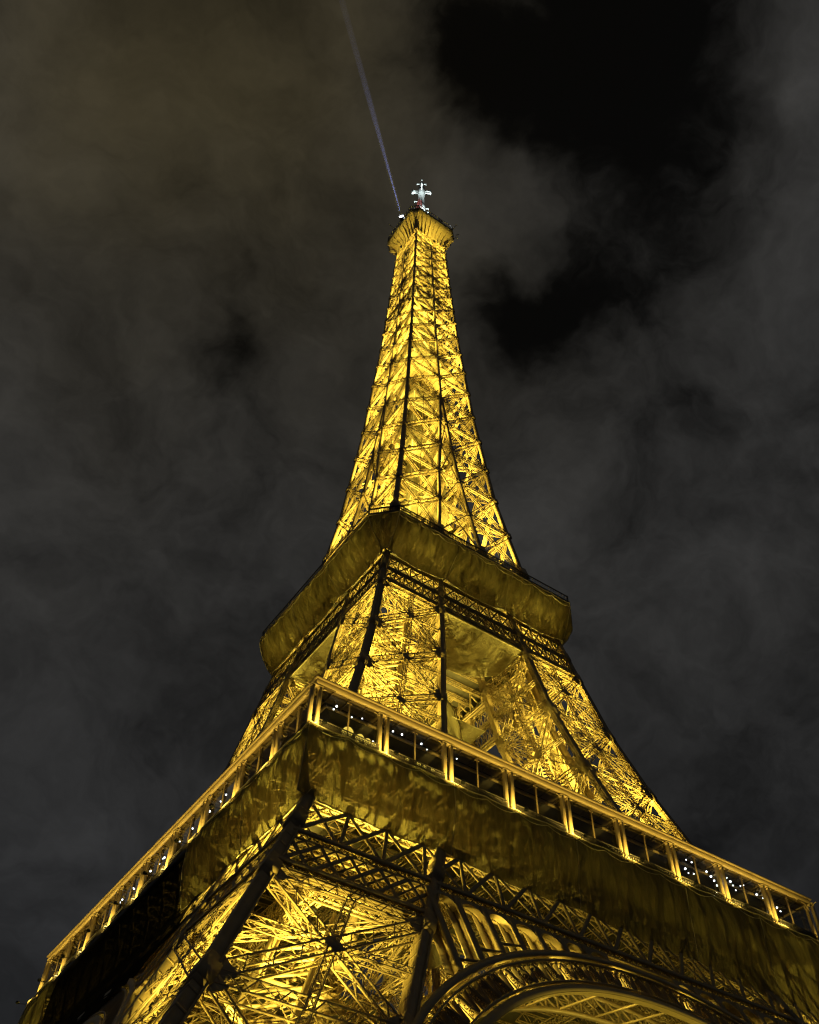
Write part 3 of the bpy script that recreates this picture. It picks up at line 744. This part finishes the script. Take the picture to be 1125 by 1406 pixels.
q.build('cross_arm', WHT, am)
q = MB()
for k, z in enumerate((299.5,302.4,308.3)):
    for dirn in (hd, -hd):
        if (k*7+(dirn[0] > 0)) % 3 == 0: continue
        q.bars([dirn*1.1+(0,0,z)], [dirn*2.2+(0,0,z+.1)], .2, .2, (0,0,1), True); q.bars([dirn*2.2+(0,0,z-.6)], [dirn*2.2+(0,0,z+.7)], .28, .22, (0,1,0), True)
q.build('panel_antenna', WHT, am)

# ------------------------------------------------------------------ protective nets
def net_grid(x0, x1, top, bot, ztop, zbot, seed, bulge=.9, sag=1.0, nu=70, nv=26):
    u = np.linspace(0, 1, nu)[:, None]*np.ones((1, nv)); v = np.linspace(0, 1, nv)[None]*np.ones((nu, 1))
    x = x0+(x1-x0)*u
    edge = np.sin(u*math.pi)**.8
    scal = -.16*np.abs(np.sin(u*math.pi*max(2, round((x1-x0)/3.9))))*(1-v)**4
    yt = top; yb = bot
    y = yt+(yb-yt)*v**1.15 - bulge*np.sin(v*math.pi)**.8*(.35+.65*edge) - .22*fbm(x*1.0, v*5, seed)*np.sin(v*math.pi)
    z = ztop+(zbot-ztop)*v - sag*edge*v**2.2 + scal + .25*fbm(x*1.4, v*3+7, seed+1)*v*np.minimum(1, (1-v)*8+.4)
    # vertical drape folds
    y = y - (.12*np.sin(x*2.1+fbm(x, v*2, seed+3)*2.5)+.35*fbm(x*.55, v*2.2, seed+5))*np.sin(v*math.pi)
    fz = (x/np.abs(x).clip(1e-6)) * 0
    return np.stack([x, y, z], -1)
def net_thing(label, ztop, top, spans, bulge, sag, seed):
    root = empty('safety_net', (0,0,ztop), label, 'safety net', 'cloth safety nets wrapped under the platforms')
    for k, runs in spans.items():
        for run in runs:
            for (x0, zb0, bt0), (x1, zb1, bt1) in zip(run[:-1], run[1:]):
                nu = max(24, int((x1-x0)*5)); t = np.linspace(0, 1, nu)[:, None]
                G = net_grid(x0, x1, top, bt0+(bt1-bt0)*t, ztop, zb0+(zb1-zb0)*t, seed+k*10, bulge, sag, nu, 34); G[..., 2] -= ztop
                o = MB().sheet(G).build('net_panel', NET, root, k*math.pi/2, True)
                q = MB(); q.tube(G[0]+(0,-.03,0), .04, 4); q.tube(G[:, 0]+(0,-.04,.02), .06, 5); q.tube(G[:, -1], .05, 4)
                G2_ = G[:, 1].copy(); G2_[:, 2] -= .12+.3*np.abs(np.sin(np.linspace(0, 1, len(G2_))*math.pi*max(2, round((x1-x0)/3.9)))); q.tube(G2_+(0,-.09,0), .035, 4)
                q.build('edge_rope', ROPE, o)
    return root
E1 = 36.15
# k=0 faces right of the near corner; k=3 is the left face (its near end is x=+E1)
FULL = [[(-E1+.03,50.4,-35.3),(-12,50.0,-35.5),(12,50.0,-35.5),(E1-.03,50.4,-35.3)]]
net_thing('wide olive cloth net hanging in folds under the big lower gallery', 57.75, -E1,
   {0: [[(-E1+.03,50.9,-35.2),(-19.6,50.4,-35.4),(-3.9,50.0,-35.5),(11.8,49.2,-35.8),(23.6,48.2,-36.2),(E1-.03,47.6,-36.6)]],
    3: [[(11.2,50.4,-35.4),(23.6,50.6,-35.4),(E1-.03,50.9,-35.2)],[(-E1+.03,47.6,-36.6),(-27.5,48.0,-36.4)]], 1: FULL, 2: FULL}, .42, .5, 11)
# added black sheets standing in for shade on the open left face
dk = cloth('shade_sheet_black', (.035,.033,.028), .2, .03)
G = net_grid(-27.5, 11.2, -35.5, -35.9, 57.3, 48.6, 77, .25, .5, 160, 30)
o = MB().sheet(G).build('shade_sheet', dk, None, 3*math.pi/2, True); o['label'] = 'added black sheet standing in for shade on the frieze under the left gallery between the olive nets'; o['category'] = 'shade sheet'
zz_ = np.linspace(48.4, 40.0, 24); xx_ = np.linspace(-27.0, 19.5, 120)  # lower added sheet, keeps the girder and arch crown dark
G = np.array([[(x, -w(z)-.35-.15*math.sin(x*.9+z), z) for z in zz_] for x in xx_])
o = MB().sheet(G).build('shade_sheet', dk, None, 3*math.pi/2, True); o['label'] = 'added black sheet standing in for shade over the lower girder and arch crown on the left face'; o['category'] = 'shade sheet'
n2 = empty('safety_net', (0,0,Z2), 'smaller gold-olive cloth net sagging under the upper gallery, with seamed chamfered corners', 'safety net', 'cloth safety nets wrapped under the platforms')
for k in range(4):
    e = G2-CH
    for j, (x0, x1) in enumerate(((-e,-e*.36),(-e*.36,e*.3),(e*.3,e))):
        G = net_grid(x0, x1, -G2-.05, -17.9, Z2, 110.6, 50+k*5+j, 1.15, 1.0, 60, 24)
        uu_ = G[..., 0].copy(); vv_ = np.linspace(0, 1, 24)[None]*np.ones_like(uu_)
        G[..., 1] -= (.55*fbm(uu_*1.1, vv_*3.0, 400+k) + .16*np.sin(uu_*3.1+vv_*4+2*fbm(uu_*.5, vv_*2, 410+k)))*np.sin(vv_*math.pi)*np.minimum(1, np.minimum(uu_+e, e-uu_).clip(0)/1.5)
        # bottom narrows to the column corners
        t = (x0+(x1-x0)*np.linspace(0, 1, 60))/e; v = np.linspace(0, 1, 24)
        G[..., 0] += t[:, None]*(17.4-e)*(v[None]**1.3); G[..., 2] -= Z2
        o = MB().sheet(G).build('net_panel', NET, n2, k*math.pi/2, True)
        q = MB(); q.tube(G[0]+(0,-.05,0), .075, 4); q.tube(G[:, 0]+(0,-.06,.02), .10, 5); q.tube(G[:, -1], .08, 4)
        G2_ = G[:, 2].copy(); G2_[:, 2] -= .15+.55*np.abs(np.sin(np.linspace(0, 1, 60)*math.pi*3)); q.tube(G2_+(0,-.08,0), .06, 4)
        q.build('edge_rope', ROPE, o)
    # chamfer piece between this face and the next
    u = np.linspace(0, 1, 14)[:, None]; v = np.linspace(0, 1, 24)[None]
    A0 = np.array((G2-CH,-G2-.05,0)); A1 = np.array((G2+.05,-G2+CH,0)); Bt = np.array((17.75,-17.75,110.9-Z2))
    Gm = net_grid(e*.3, e, -G2-.05, -17.9, Z2, 110.6, 50+k*5+2, 1.15, 1.0, 60, 24)[-1] + np.stack([(17.4-e)*np.linspace(0, 1, 24)**1.3, 0*v[0], 0*v[0]-Z2], -1)
    Gn = net_grid(-e, -e*.36, -G2-.05, -17.9, Z2, 110.6, 50+((k+1) % 4)*5, 1.15, 1.0, 60, 24)[0]
    Gn = Gn + np.stack([-(17.4-e)*np.linspace(0, 1, 24)**1.3, 0*v[0], 0*v[0]-Z2], -1)
    Gn = np.stack([-Gn[:, 1], Gn[:, 0], Gn[:, 2]], -1)
    Gc = Gm[None]*(1-u[..., None]) + Gn[None]*u[..., None]
    o = MB().sheet(Gc).build('net_panel', NET, n2, k*math.pi/2, True)
    q = MB(); q.tube(Gc[0], .05, 4); q.tube(Gc[-1], .05, 4); q.tube(Gc[:, 0]+(0,0,.02), .07, 5); q.build('edge_rope', ROPE, o)

# ------------------------------------------------------------------ tarpaulins slung between the pillars
def hammock(x0, x1, y0, y1, z, sag, seed, lab, k=0, curve=.35):
    u = np.linspace(0, 1, 40)[:, None]*np.ones((1, 26)); v = np.linspace(0, 1, 26)[None]*np.ones((40, 1))
    x = x0+(x1-x0)*u; yb = y1-(y1-y0)*curve*np.abs(2*u-1)**2.2
    y = y0+(yb-y0)*v; zz_ = z-sag*np.sin(u*math.pi)*np.sin(v*math.pi)+.12*fbm(x, y, seed)
    G = np.stack([x, y, zz_], -1)
    o = MB().sheet(G).build('tarpaulin', TARP, None, k*math.pi/2, True)
    o['label'] = lab; o['category'] = 'tarpaulin'; o['group'] = 'tarpaulins slung between the upper legs'
    q = MB()
    for e in (G[:, -1], G[:, 0], G[0], G[-1]): q.tube(e, .07, 4)
    q.build('edge_rope', ROPE, o); return o
hammock(-7.4, 7.8, -18.6, -8.6, 102.3, .9, 3, 'big tan tarpaulin slung flat under the upper girder between the two front legs', 0)
hammock(-7.6, 7.6, -18.6, -8.6, 102.3, .9, 4, 'tan tarpaulin slung under the upper girder on the left side, mostly behind the gallery corner', 3)
hammock(-9.5, 9.5, -6.0, 8.5, 96.0, 1.6, 6, 'dark tarpaulin sheet spread deeper inside between the four legs', 0, .5)
# hanging sheet tube round the central lift gear
u = np.linspace(0, 2*math.pi, 48)[:, None]*np.ones((1, 30)); v = np.linspace(0, 1, 30)[None]*np.ones((48, 1))
rad = 5.2+1.1*np.sin(v*math.pi*2.0)+.25*np.sin(u*7+v*3); G = np.stack([rad*np.cos(u)+1.0, rad*np.sin(u)-1.0, 99-38*v], -1)
o = MB().sheet(G).build('wrapped_shaft_sheet', TARP, None, 0, True)
o['label'] = 'tall dull sheet hanging like a tube behind the right end of the front gallery'; o['category'] = 'tarpaulin'
q = MB()
for j in (0, 8, 16, 24, 32, 40): q.tube(G[j]*np.array((1.012,1.012,1)), .07, 4)
for j in (0, 9, 18, 27): q.tube(G[:, j]*np.array((1.012,1.012,1)), .07, 4)
q.build('edge_rope', ROPE, o)

# ------------------------------------------------------------------ coiled black hose along the front gallery edge
x = np.linspace(-1, 27, 1700); q = MB()
q.tube(np.stack([x, -36.35+.14*np.cos(x*17), 57.85+.14*np.sin(x*17)+.06*np.sin(x*.9)], 1), .045, 4)
o = q.build('coiled_hose', RAIL); o['label'] = 'black coiled hose lying along the edge of the front gallery above the net'; o['category'] = 'hose'

# ------------------------------------------------------------------ floodlights
def spot(name, loc, e, col, parent, size=R(165), rot=(math.pi,0,0), rad=.25, blend=.6):
    ld = bpy.data.lights.new(name, 'SPOT'); ld.energy = e*KL; ld.color = col; ld.spot_size = size; ld.spot_blend = blend; ld.shadow_soft_size = rad
    o = bpy.data.objects.new(name, ld); COL.objects.link(o); o.parent = parent; o.location = loc; o.rotation_euler = rot; return o
hb_ = MB(); hb_.box((0,0,.15), (.5,.4,.3)); hb_.box((0,0,.34), (.6,.5,.06)); hb_.bars([(-.3,0,-.1)], [(-.3,0,.25)], .05, .1); hb_.bars([(.3,0,-.1)], [(.3,0,.25)], .05, .1)
for j in range(4): hb_.box((-.2+.13*j,0,-.02), (.03,.36,.06))
hb_.box((0,0,-.12), (.7,.2,.05)); HM = hb_.data('housing', HOUSE)
ln_ = MB(); ln_.box((0,0,.385), (.5,.4,.02)); LM = ln_.data('lens', LENS)
def flood(p, e, lab, tilt=(0,0), grp='floodlights inside the tower', cone=R(165), rad=.25):
    root = empty('floodlight', tuple(p), lab, 'floodlight', grp)
    for me, nm in ((HM,'housing'), (LM,'lens')):
        o = bpy.data.objects.new(nm, me); COL.objects.link(o); o.parent = root
    spot('lamp', (0,0,.6), e, GOLD, root, cone, rad=rad); root.rotation_euler = (tilt[0], tilt[1], 0); return root
CN = {(-1,-1):'near', (1,-1):'right', (-1,1):'left', (1,1):'far'}
def mid_of(z, sx, sy, a=.5, bx=0, by=0):
    c = (w(z)*a+iw(z)*(1-a)); return (sx*(c+bx), sy*(c+by), z)
for (sx, sy), nm in CN.items():
    for z, e, a in ((1.5,30000,.5),(13,38000,.5),(23.5,34000,.62),(32,26000,.4),(43,30000,.5)):
        if nm != 'near': e *= (.08 if z > 40 else (.2 if z > 20 else .35))
        t_ = R(30 if z < 26 else 22); flood(mid_of(z, sx, sy, a), e, f'gold floodlight pointing up inside the {nm} lower leg of the tower', (t_*sy, -t_*sx), cone=R(96 if z < 26 else (90 if z < 40 else 150)))
    for z, e, a in ((59.5,22000,.5),(70.5,20000,.6),(81,18000,.42),(91.5,15000,.6),(104,9000,.5)):
        t_ = R(18); flood(mid_of(z, sx, sy, a), e, f'gold floodlight pointing up inside the {nm} middle leg of the tower', (t_*sy, -t_*sx), cone=R(150))
for i_, z in enumerate(SH[:-1]):
    wz = w(z)
    if (i_ % 2 and z < 240 and i_ != 1) or i_ == 0: continue
    e = 14500*(wz/9)**1.15*(1.35 if 185 < z < 220 else 1.0)*(.75 if i_ < 3 else 1.0)
    for j, (sx, sy) in enumerate(CN):
        if z < 180: c = iw(z)+(wz-iw(z))*.5
        else: c = wz*.78
        flood((sx*c, sy*c, z+.5), e*(.62 if z > 240 else 1), f'gold floodlight pointing up inside the {CN[(sx,sy)]} corner of the upper shaft', rad=.8)
for k, (x, y) in enumerate(((-6.9,0),(0,-6.9),(6.9,0),(0,6.9))):
    flood((x, y, 264.5), 9000, 'gold floodlight pointing up below the top platform')
# lamps under the arches, behind the arch face, washing the soffit
for k in range(4):
    c, s_ = [(1,0),(0,1),(-1,0),(0,-1)][k]
    for sx in (-1, 1):
        if k == 3: continue
        for xx, zz_, e in ((31.5,18.0,9000),(26.5,25.5,8000)):
            x, y = sx*xx, -w(zz_)+2.8
            fl_ = flood((c*x-s_*y, s_*x+c*y, zz_), e*.95, f'gold floodlight behind the big arch on the {["front right","far right","far left","front left"][k]} side', (0,0), 'floodlights behind the arches', R(46))
            tg = Vector((-sx*2.0, -w(40.4)+.9, 40.4)); fr_ = Vector((x, y, zz_)); dv_ = (tg-fr_).normalized()
            fl_.rotation_euler = (Matrix.Rotation(k*math.pi/2, 3, 'Z') @ dv_).to_track_quat('Z', 'Y').to_euler()
# added lamps brightening the ornament ring and the spandrel slots, shining along the arch
for k in (0, 1, 2):
    c, s_ = [(1,0),(0,1),(-1,0),(0,-1)][k]
    for a_ in (146,134,122,110,98,86,74,62,50,38):
        a = R(a_); r_ = 38.3; x = r_*math.cos(a); z = 3.4+r_*math.sin(a); y = -w(z)+1.7
        fl_ = flood((c*x-s_*y, s_*x+c*y, z), 650, f'small added gold lamp brightening the ornament ring of the {["front right","far right","far left"][k]} arch', (0,0), 'added lamps brightening the arch ornament', R(130)); fl_.scale = (.5,)*3
        dv_ = Vector((math.sin(a), -.25, -math.cos(a))) if a_ > 60 else Vector((-math.sin(a), -.25, math.cos(a)))
        fl_.rotation_euler = (Matrix.Rotation(k*math.pi/2, 3, 'Z') @ dv_).to_track_quat('Z', 'Y').to_euler()
    for sx in (-1, 1):
        for xx, zz_ in ((23.2,38.5),(17.5,41.2)):
            x, y = sx*xx, -w(zz_)+2.3
            fl_ = flood((c*x-s_*y, s_*x+c*y, zz_), 1100, f'small added gold lamp brightening the spandrel slots of the {["front right","far right","far left"][k]} arch', (0,0), 'added lamps brightening the spandrels', R(140)); fl_.scale = (.5,)*3
            fl_.rotation_euler = (Matrix.Rotation(k*math.pi/2, 3, 'Z') @ Vector((.8,-.25,.35))).to_track_quat('Z', 'Y').to_euler()
# outer uplights washing the top bracket and the nets
for k, (x, y) in enumerate(((-9.5,-9.5),(9.5,-9.5),(9.5,9.5),(-9.5,9.5))):
    pass
# foot lights of the gallery posts
fb = MB(); fb.lathe([(0,-.02),(.2,0),(.26,.12),(.22,.26),(0,.28)], k=12); FBM = fb.data('lamp_bowl', HOUSE)
fl = MB(); fl.lathe([(.22,.27),(.18,.36),(.08,.42),(0,.43)], k=12); FLM = fl.data('lamp_cover', FOOTL)
ARM_ = MB(); ARM_.bars([(0,0,.0)], [(0,2.0,.35)], .05, .05); ARM_ = ARM_.data('arm', HOUSE)
SIDE = ['front right', 'far right', 'far left', 'front left']
for k in range(4):
    c, s_ = [(1,0),(0,1),(-1,0),(0,-1)][k]
    for j in range(9):
        x, y = -G1+BAY*j, -G1-.42
        root = empty('foot_light', (c*x-s_*y, s_*x+c*y, 57.72), f'small round gold uplight at the foot of a gallery post on the {SIDE[k]} side', 'uplight', f'uplights at the foot of the gallery posts, {SIDE[k]} side')
        for me, nm in ((FBM,'lamp_bowl'), (FLM,'lamp_cover')):
            o = bpy.data.objects.new(nm, me); COL.objects.link(o); o.parent = root
        spot('lamp', (0,0,.5), 130, ORANGE, root, R(150), (math.pi,0,0), .12)
        if k in (0, 3):  # added lamps on arms, visible sides only, brightening posts and fascia
            x, y = -G1+BAY*j, -G1-2.3
            r3 = empty('added_uplight', (c*x-s_*y, s_*x+c*y, 56.9), f'added gold uplight on an arm, brightening the gallery posts on the {SIDE[k]} side', 'uplight', f'added uplights on arms brightening the gallery posts, {SIDE[k]} side'); r3.rotation_euler.z = k*math.pi/2
            for me, nm in ((FBM,'lamp_bowl'), (ARM_,'arm')):
                o = bpy.data.objects.new(nm, me); COL.objects.link(o); o.parent = r3
            spot('lamp', (0,0,.45), 1350, ORANGE, r3, R(140), (math.pi-R(20),0,0), .12)
        # second lamp under the canopy
    for j in range(9):
        x, y = -G1+BAY*(j+.5), -33.2
        r2 = empty('canopy_light', (c*x-s_*y, s_*x+c*y, 58.9), f'gold uplight washing the canopy soffit on the {SIDE[k]} side', 'uplight', f'uplights washing the canopy soffit, {SIDE[k]} side')
        for me, nm in ((FBM,'lamp_bowl'), (FLM,'lamp_cover')):
            o = bpy.data.objects.new(nm, me); COL.objects.link(o); o.parent = r2
        spot('lamp', (0,0,.5), 60 if k == 3 else 22, ORANGE, r2, R(120), (math.pi,0,0), .12)

# ------------------------------------------------------------------ small white lights in the gallery
gb = MB(); gb.lathe([(0,-.13),(.09,-.09),(.13,0),(.09,.09),(.04,.13),(0,.13)], k=10); GBM = gb.data('bulb', GLOBE)
wr_ = MB(); wr_.bars([(0,0,.12)], [(0,0,1.0)], .025, .025, (0,1,0), True); WRM = wr_.data('cord', RAIL)
RL = [(-32.7,62.0),(-30.6,62.0),(-32.4,62.5),(-29.4,62.4),(-24.6,62.6),(-25.7,62.5),(-23.0,62.1),(-22.2,62.5),(-21.5,62.1),(-28.0,60.2),(-17.7,62.6),(15.4,62.7),(16.3,62.7),(14.9,61.4),(15.3,61.0),(16.2,61.2),(18.6,62.3),(19.2,61.9),(19.6,61.5),(19.9,61.0),(19.5,60.0),(22.1,62.7),(22.6,62.4),(22.9,62.0),(23.2,61.5),(24.3,62.4),(24.9,62.7),(27.0,62.2),(28.1,62.1),(26.8,59.6),(30.3,61.6),(30.8,61.3),(18.9,59.4)]
LL = [(-31.5,61.1),(-29.4,60.6),(-28.4,61.1),(-27.7,60.4),(-27.1,60.8),(-21.6,60.8),(-20.0,60.9),(-14.3,62.6),(-13.1,62.4),(-10.4,62.6),(-13.1,60.8),(-14.3,60.9),(-10.5,60.9),(-6.2,62.6),(-6.4,60.9),(-3.3,60.8),(-2.9,62.6),(-3.5,59.8),(1.6,62.6),(2.4,62.3),(5.0,62.6),(4.2,60.8),(9.6,62.4),(10.0,62.7),(13.2,62.6),(14.0,62.6),(8.9,60.8),(12.8,60.8),(13.7,60.7),(19.7,60.8),(18.3,60.4),(25.8,60.6),(5.5,60.7),(1.1,62.5)]
BR = {29:1.7, 7:1.5, 8:1.3, 32:1.2}
for lst, fn, side in ((RL, lambda a, z: (a,-34.2,z), 'right-hand'), (LL, lambda a, z: (-34.2,a,z), 'left-hand')):
    for i_, (a, z) in enumerate(lst):
        where = 'near the front corner' if a < -16 else ('near the middle' if a < 10 else 'towards the far end')
        root = empty('hanging_bulb', fn(a, z), f'tiny white bulb hanging in the {side} lower gallery, {where}', 'light bulb', f'white bulbs in the {side} gallery {where}')
        s0 = .5+.55*random.random()
        for me, nm in ((GBM,'bulb'), (WRM,'cord')):
            o = bpy.data.objects.new(nm, me); COL.objects.link(o); o.parent = root
            if nm == 'bulb': o.scale = (s0,)*3
wl = MB(); wl.lathe([(.05,.7),(.3,.55),(.42,.3),(.38,.1),(.15,0),(0,0)], k=14); WLM = wl.data('lamp_shade', GLOBEW)
ws_ = MB(); ws_.lathe([(0,-1.0),(.2,-1.0),(.2,-.95),(.04,-.9),(.04,.02)], k=10); WSM = ws_.data('lamp_stand', RAIL)
for i_, (x, s0) in enumerate(((-31.0,1.25),(-29.6,.95),(-28.7,.8),(-28.0,.55),(-24.0,.45),(-22.6,.6),(-21.9,.45),(-20.9,.5))):
    root = empty('table_lamp', (x,-34.3,59.6), 'round warm yellow lamp on a stand behind the railing near the front corner', 'lamp', 'warm lamps behind the gallery railing')
    for me, nm in ((WLM,'lamp_shade'), (WSM,'lamp_stand')):
        o = bpy.data.objects.new(nm, me); COL.objects.link(o); o.parent = root
        if nm == 'lamp_shade': o.scale = (s0*1.1, s0*1.1, s0)

# ------------------------------------------------------------------ top lamps, searchlight and its beam
def beacon(loc, lab, e):
    root = empty('searchlight', loc, lab, 'searchlight', 'searchlights on the top platform')
    b = MB(); b.lathe([(0,-.7),(.5,-.7),(.62,-.3),(.7,.4),(.74,.5)], k=16); b.box((0,0,-.9), (.5,.5,.5)); b.build('housing', HOUSE, root)
    b = MB(); b.lathe([(.7,.45),(.4,.56),(0,.6)], k=16); b.build('lens', LENSW, root)
    return root
SRC = np.array((-8.05, -1.55, 281.0)); BD = np.array((-45.95, -39.42, 0.0)); BD /= np.linalg.norm(BD)
r_ = beacon(tuple(SRC), 'bright white searchlight on the left edge of the top platform, throwing the blue beam', 0)
r_.rotation_euler = Vector(BD).to_track_quat('Z', 'Y').to_euler()
r_ = beacon((5.6,-6.2,280.6), 'small white searchlight on the right-hand edge of the top platform', 0)
r_.rotation_euler = Vector((-.5,-.8,-.15)).to_track_quat('Z', 'Y').to_euler(); r_.scale = (.55,)*3
bm_ = MB(); Lb = 190.0; k = 24; an = np.arange(k+1)/k*2*math.pi
q1 = np.cross(BD, (0,0,1)); q2 = np.array((0,0,1.0))
Gb = np.array([[SRC+BD*s+(q1*math.cos(a)+q2*math.sin(a))*(.75+s*.002) for a in an] for s in np.linspace(.9, Lb, 12)])
bm_.sheet(Gb); bm_.disc(SRC+BD*.9, BD, 1.0, .001, k, 0) if False else None
BMt = bpy.data.materials.new('lit_air'); BMt.use_nodes = True; t = BMt.node_tree; t.nodes.clear()
o_ = t.nodes.new('ShaderNodeOutputMaterial'); vs = t.nodes.new('ShaderNodeVolumeScatter'); vs.inputs['Density'].default_value = .02; vs.inputs['Color'].default_value = (.75,.82,1,1)
vs.inputs['Anisotropy'].default_value = 0.0
t.links.new(vs.outputs[0], o_.inputs['Volume'])
# closed cone
V0 = Gb[0, :-1]; V1 = Gb[-1, :-1]
bm_.quads(np.vstack([V0, [SRC+BD*.9]]), [[24, (i+2) % 24, i+1, i] for i in range(0, 24, 2)])
bm_.quads(np.vstack([V1, [SRC+BD*Lb]]), [[24, i, i+1, (i+2) % 24] for i in range(0, 24, 2)])
beam = bm_.build('light_beam', BMt); beam['label'] = 'thin blue-white searchlight beam slanting up from the top platform'; beam['category'] = 'light beam'; beam['kind'] = 'stuff'
sl = spot('searchlight_lamp', tuple(SRC+BD*.7), 3.6e5, (.40,.45,1.0), None, R(3.0), (0,0,0), .1, .3)
sl.rotation_euler = Vector(-BD).to_track_quat('Z', 'Y').to_euler()
# white lamps on the cabin roof that light the mast
for k, a in enumerate((YAW+math.pi, YAW+math.pi+1.0, YAW+math.pi-1.0)):
    p = np.array((7.4*math.sin(a), 7.4*math.cos(a), 283.5)); rr_ = empty('mast_light', tuple(p), 'white spotlight at the edge of the top platform aimed up at the antenna mast', 'spotlight', 'white spotlights aimed at the mast')
    b = MB(); b.box((0,0,0), (.4,.4,.4)); b.box((0,0,-.4), (.15,.15,.6)); b.build('housing', HOUSE, rr_)
    b = MB(); b.box((0,0,.22), (.3,.3,.03)); b.build('lens', emit('mast_lens', WHITE, 2), rr_)
    sp_ = spot('lamp', (0,0,.4), 52000, (.82,.95,.92), rr_, R(60), (0,0,0), .2)
    sp_.rotation_euler = (-(Vector((0,0,312))-Vector(p))).to_track_quat('Z', 'Y').to_euler()
rr_ = empty('red_beacon', (-2.4,-3.5,292.6), 'dim red lamp on the service lattice below the white mast', 'lamp')
b = MB(); b.lathe([(0,-.3),(.35,-.3),(.35,-.15),(.1,-.1)], k=12); b.build('lamp_base', HOUSE, rr_); b = MB(); b.lathe([(.3,-.15),(.34,.2),(.2,.4),(0,.45)], k=12); b.build('lamp_glass', REDL, rr_)
ld = bpy.data.lights.new('lamp', 'POINT'); ld.energy = 8; ld.color = (1,.25,.15); ld.shadow_soft_size = .3; lo = bpy.data.objects.new('lamp', ld); COL.objects.link(lo); lo.parent = rr_; lo.location = (-.8,-1.2,.6)

# ------------------------------------------------------------------ ground and masonry feet
q = MB(); g = 6000; xs = np.linspace(-g, g, 25); GX, GY = np.meshgrid(xs, xs, indexing='ij'); q.sheet(np.stack([GX, GY, 0*GX], -1))
o = q.build('ground', GROUND); o['kind'] = 'structure'
q = MB(); hh = 27; q.quads([(-62-hh*.2+1,-62-4,0.004),(62+4,-66,.004),(66,66,.004),(-66,66,.004)], [[0,1,2,3]])
o = q.build('pavement', mat('paving', (.2,.18,.15), .8, 0, .3, .4)); o['kind'] = 'structure'
for k in range(4):
    c, s_ = [(1,0),(0,1),(-1,0),(0,-1)][k]; q = MB()
    for px in (61.2, 47.4):
        for py in (61.2, 47.4):
            G = []
            for z, h in ((0.01,3.4),(.6,3.4),(.7,3.0),(3.0,2.2),(3.2,2.4),(3.6,2.4),(3.7,1.2)):
                G.append([(px+a*h, py+b_*h, z) for a, b_ in ((-1,-1),(1,-1),(1,1),(-1,1),(-1,-1))])
            q.sheet(np.array(G))
    q.build('masonry_foot', STONE, tower, k*math.pi/2)
print('objects', len(COL.objects), 'polys', sum(len(m_.polygons) for m_ in bpy.data.meshes))
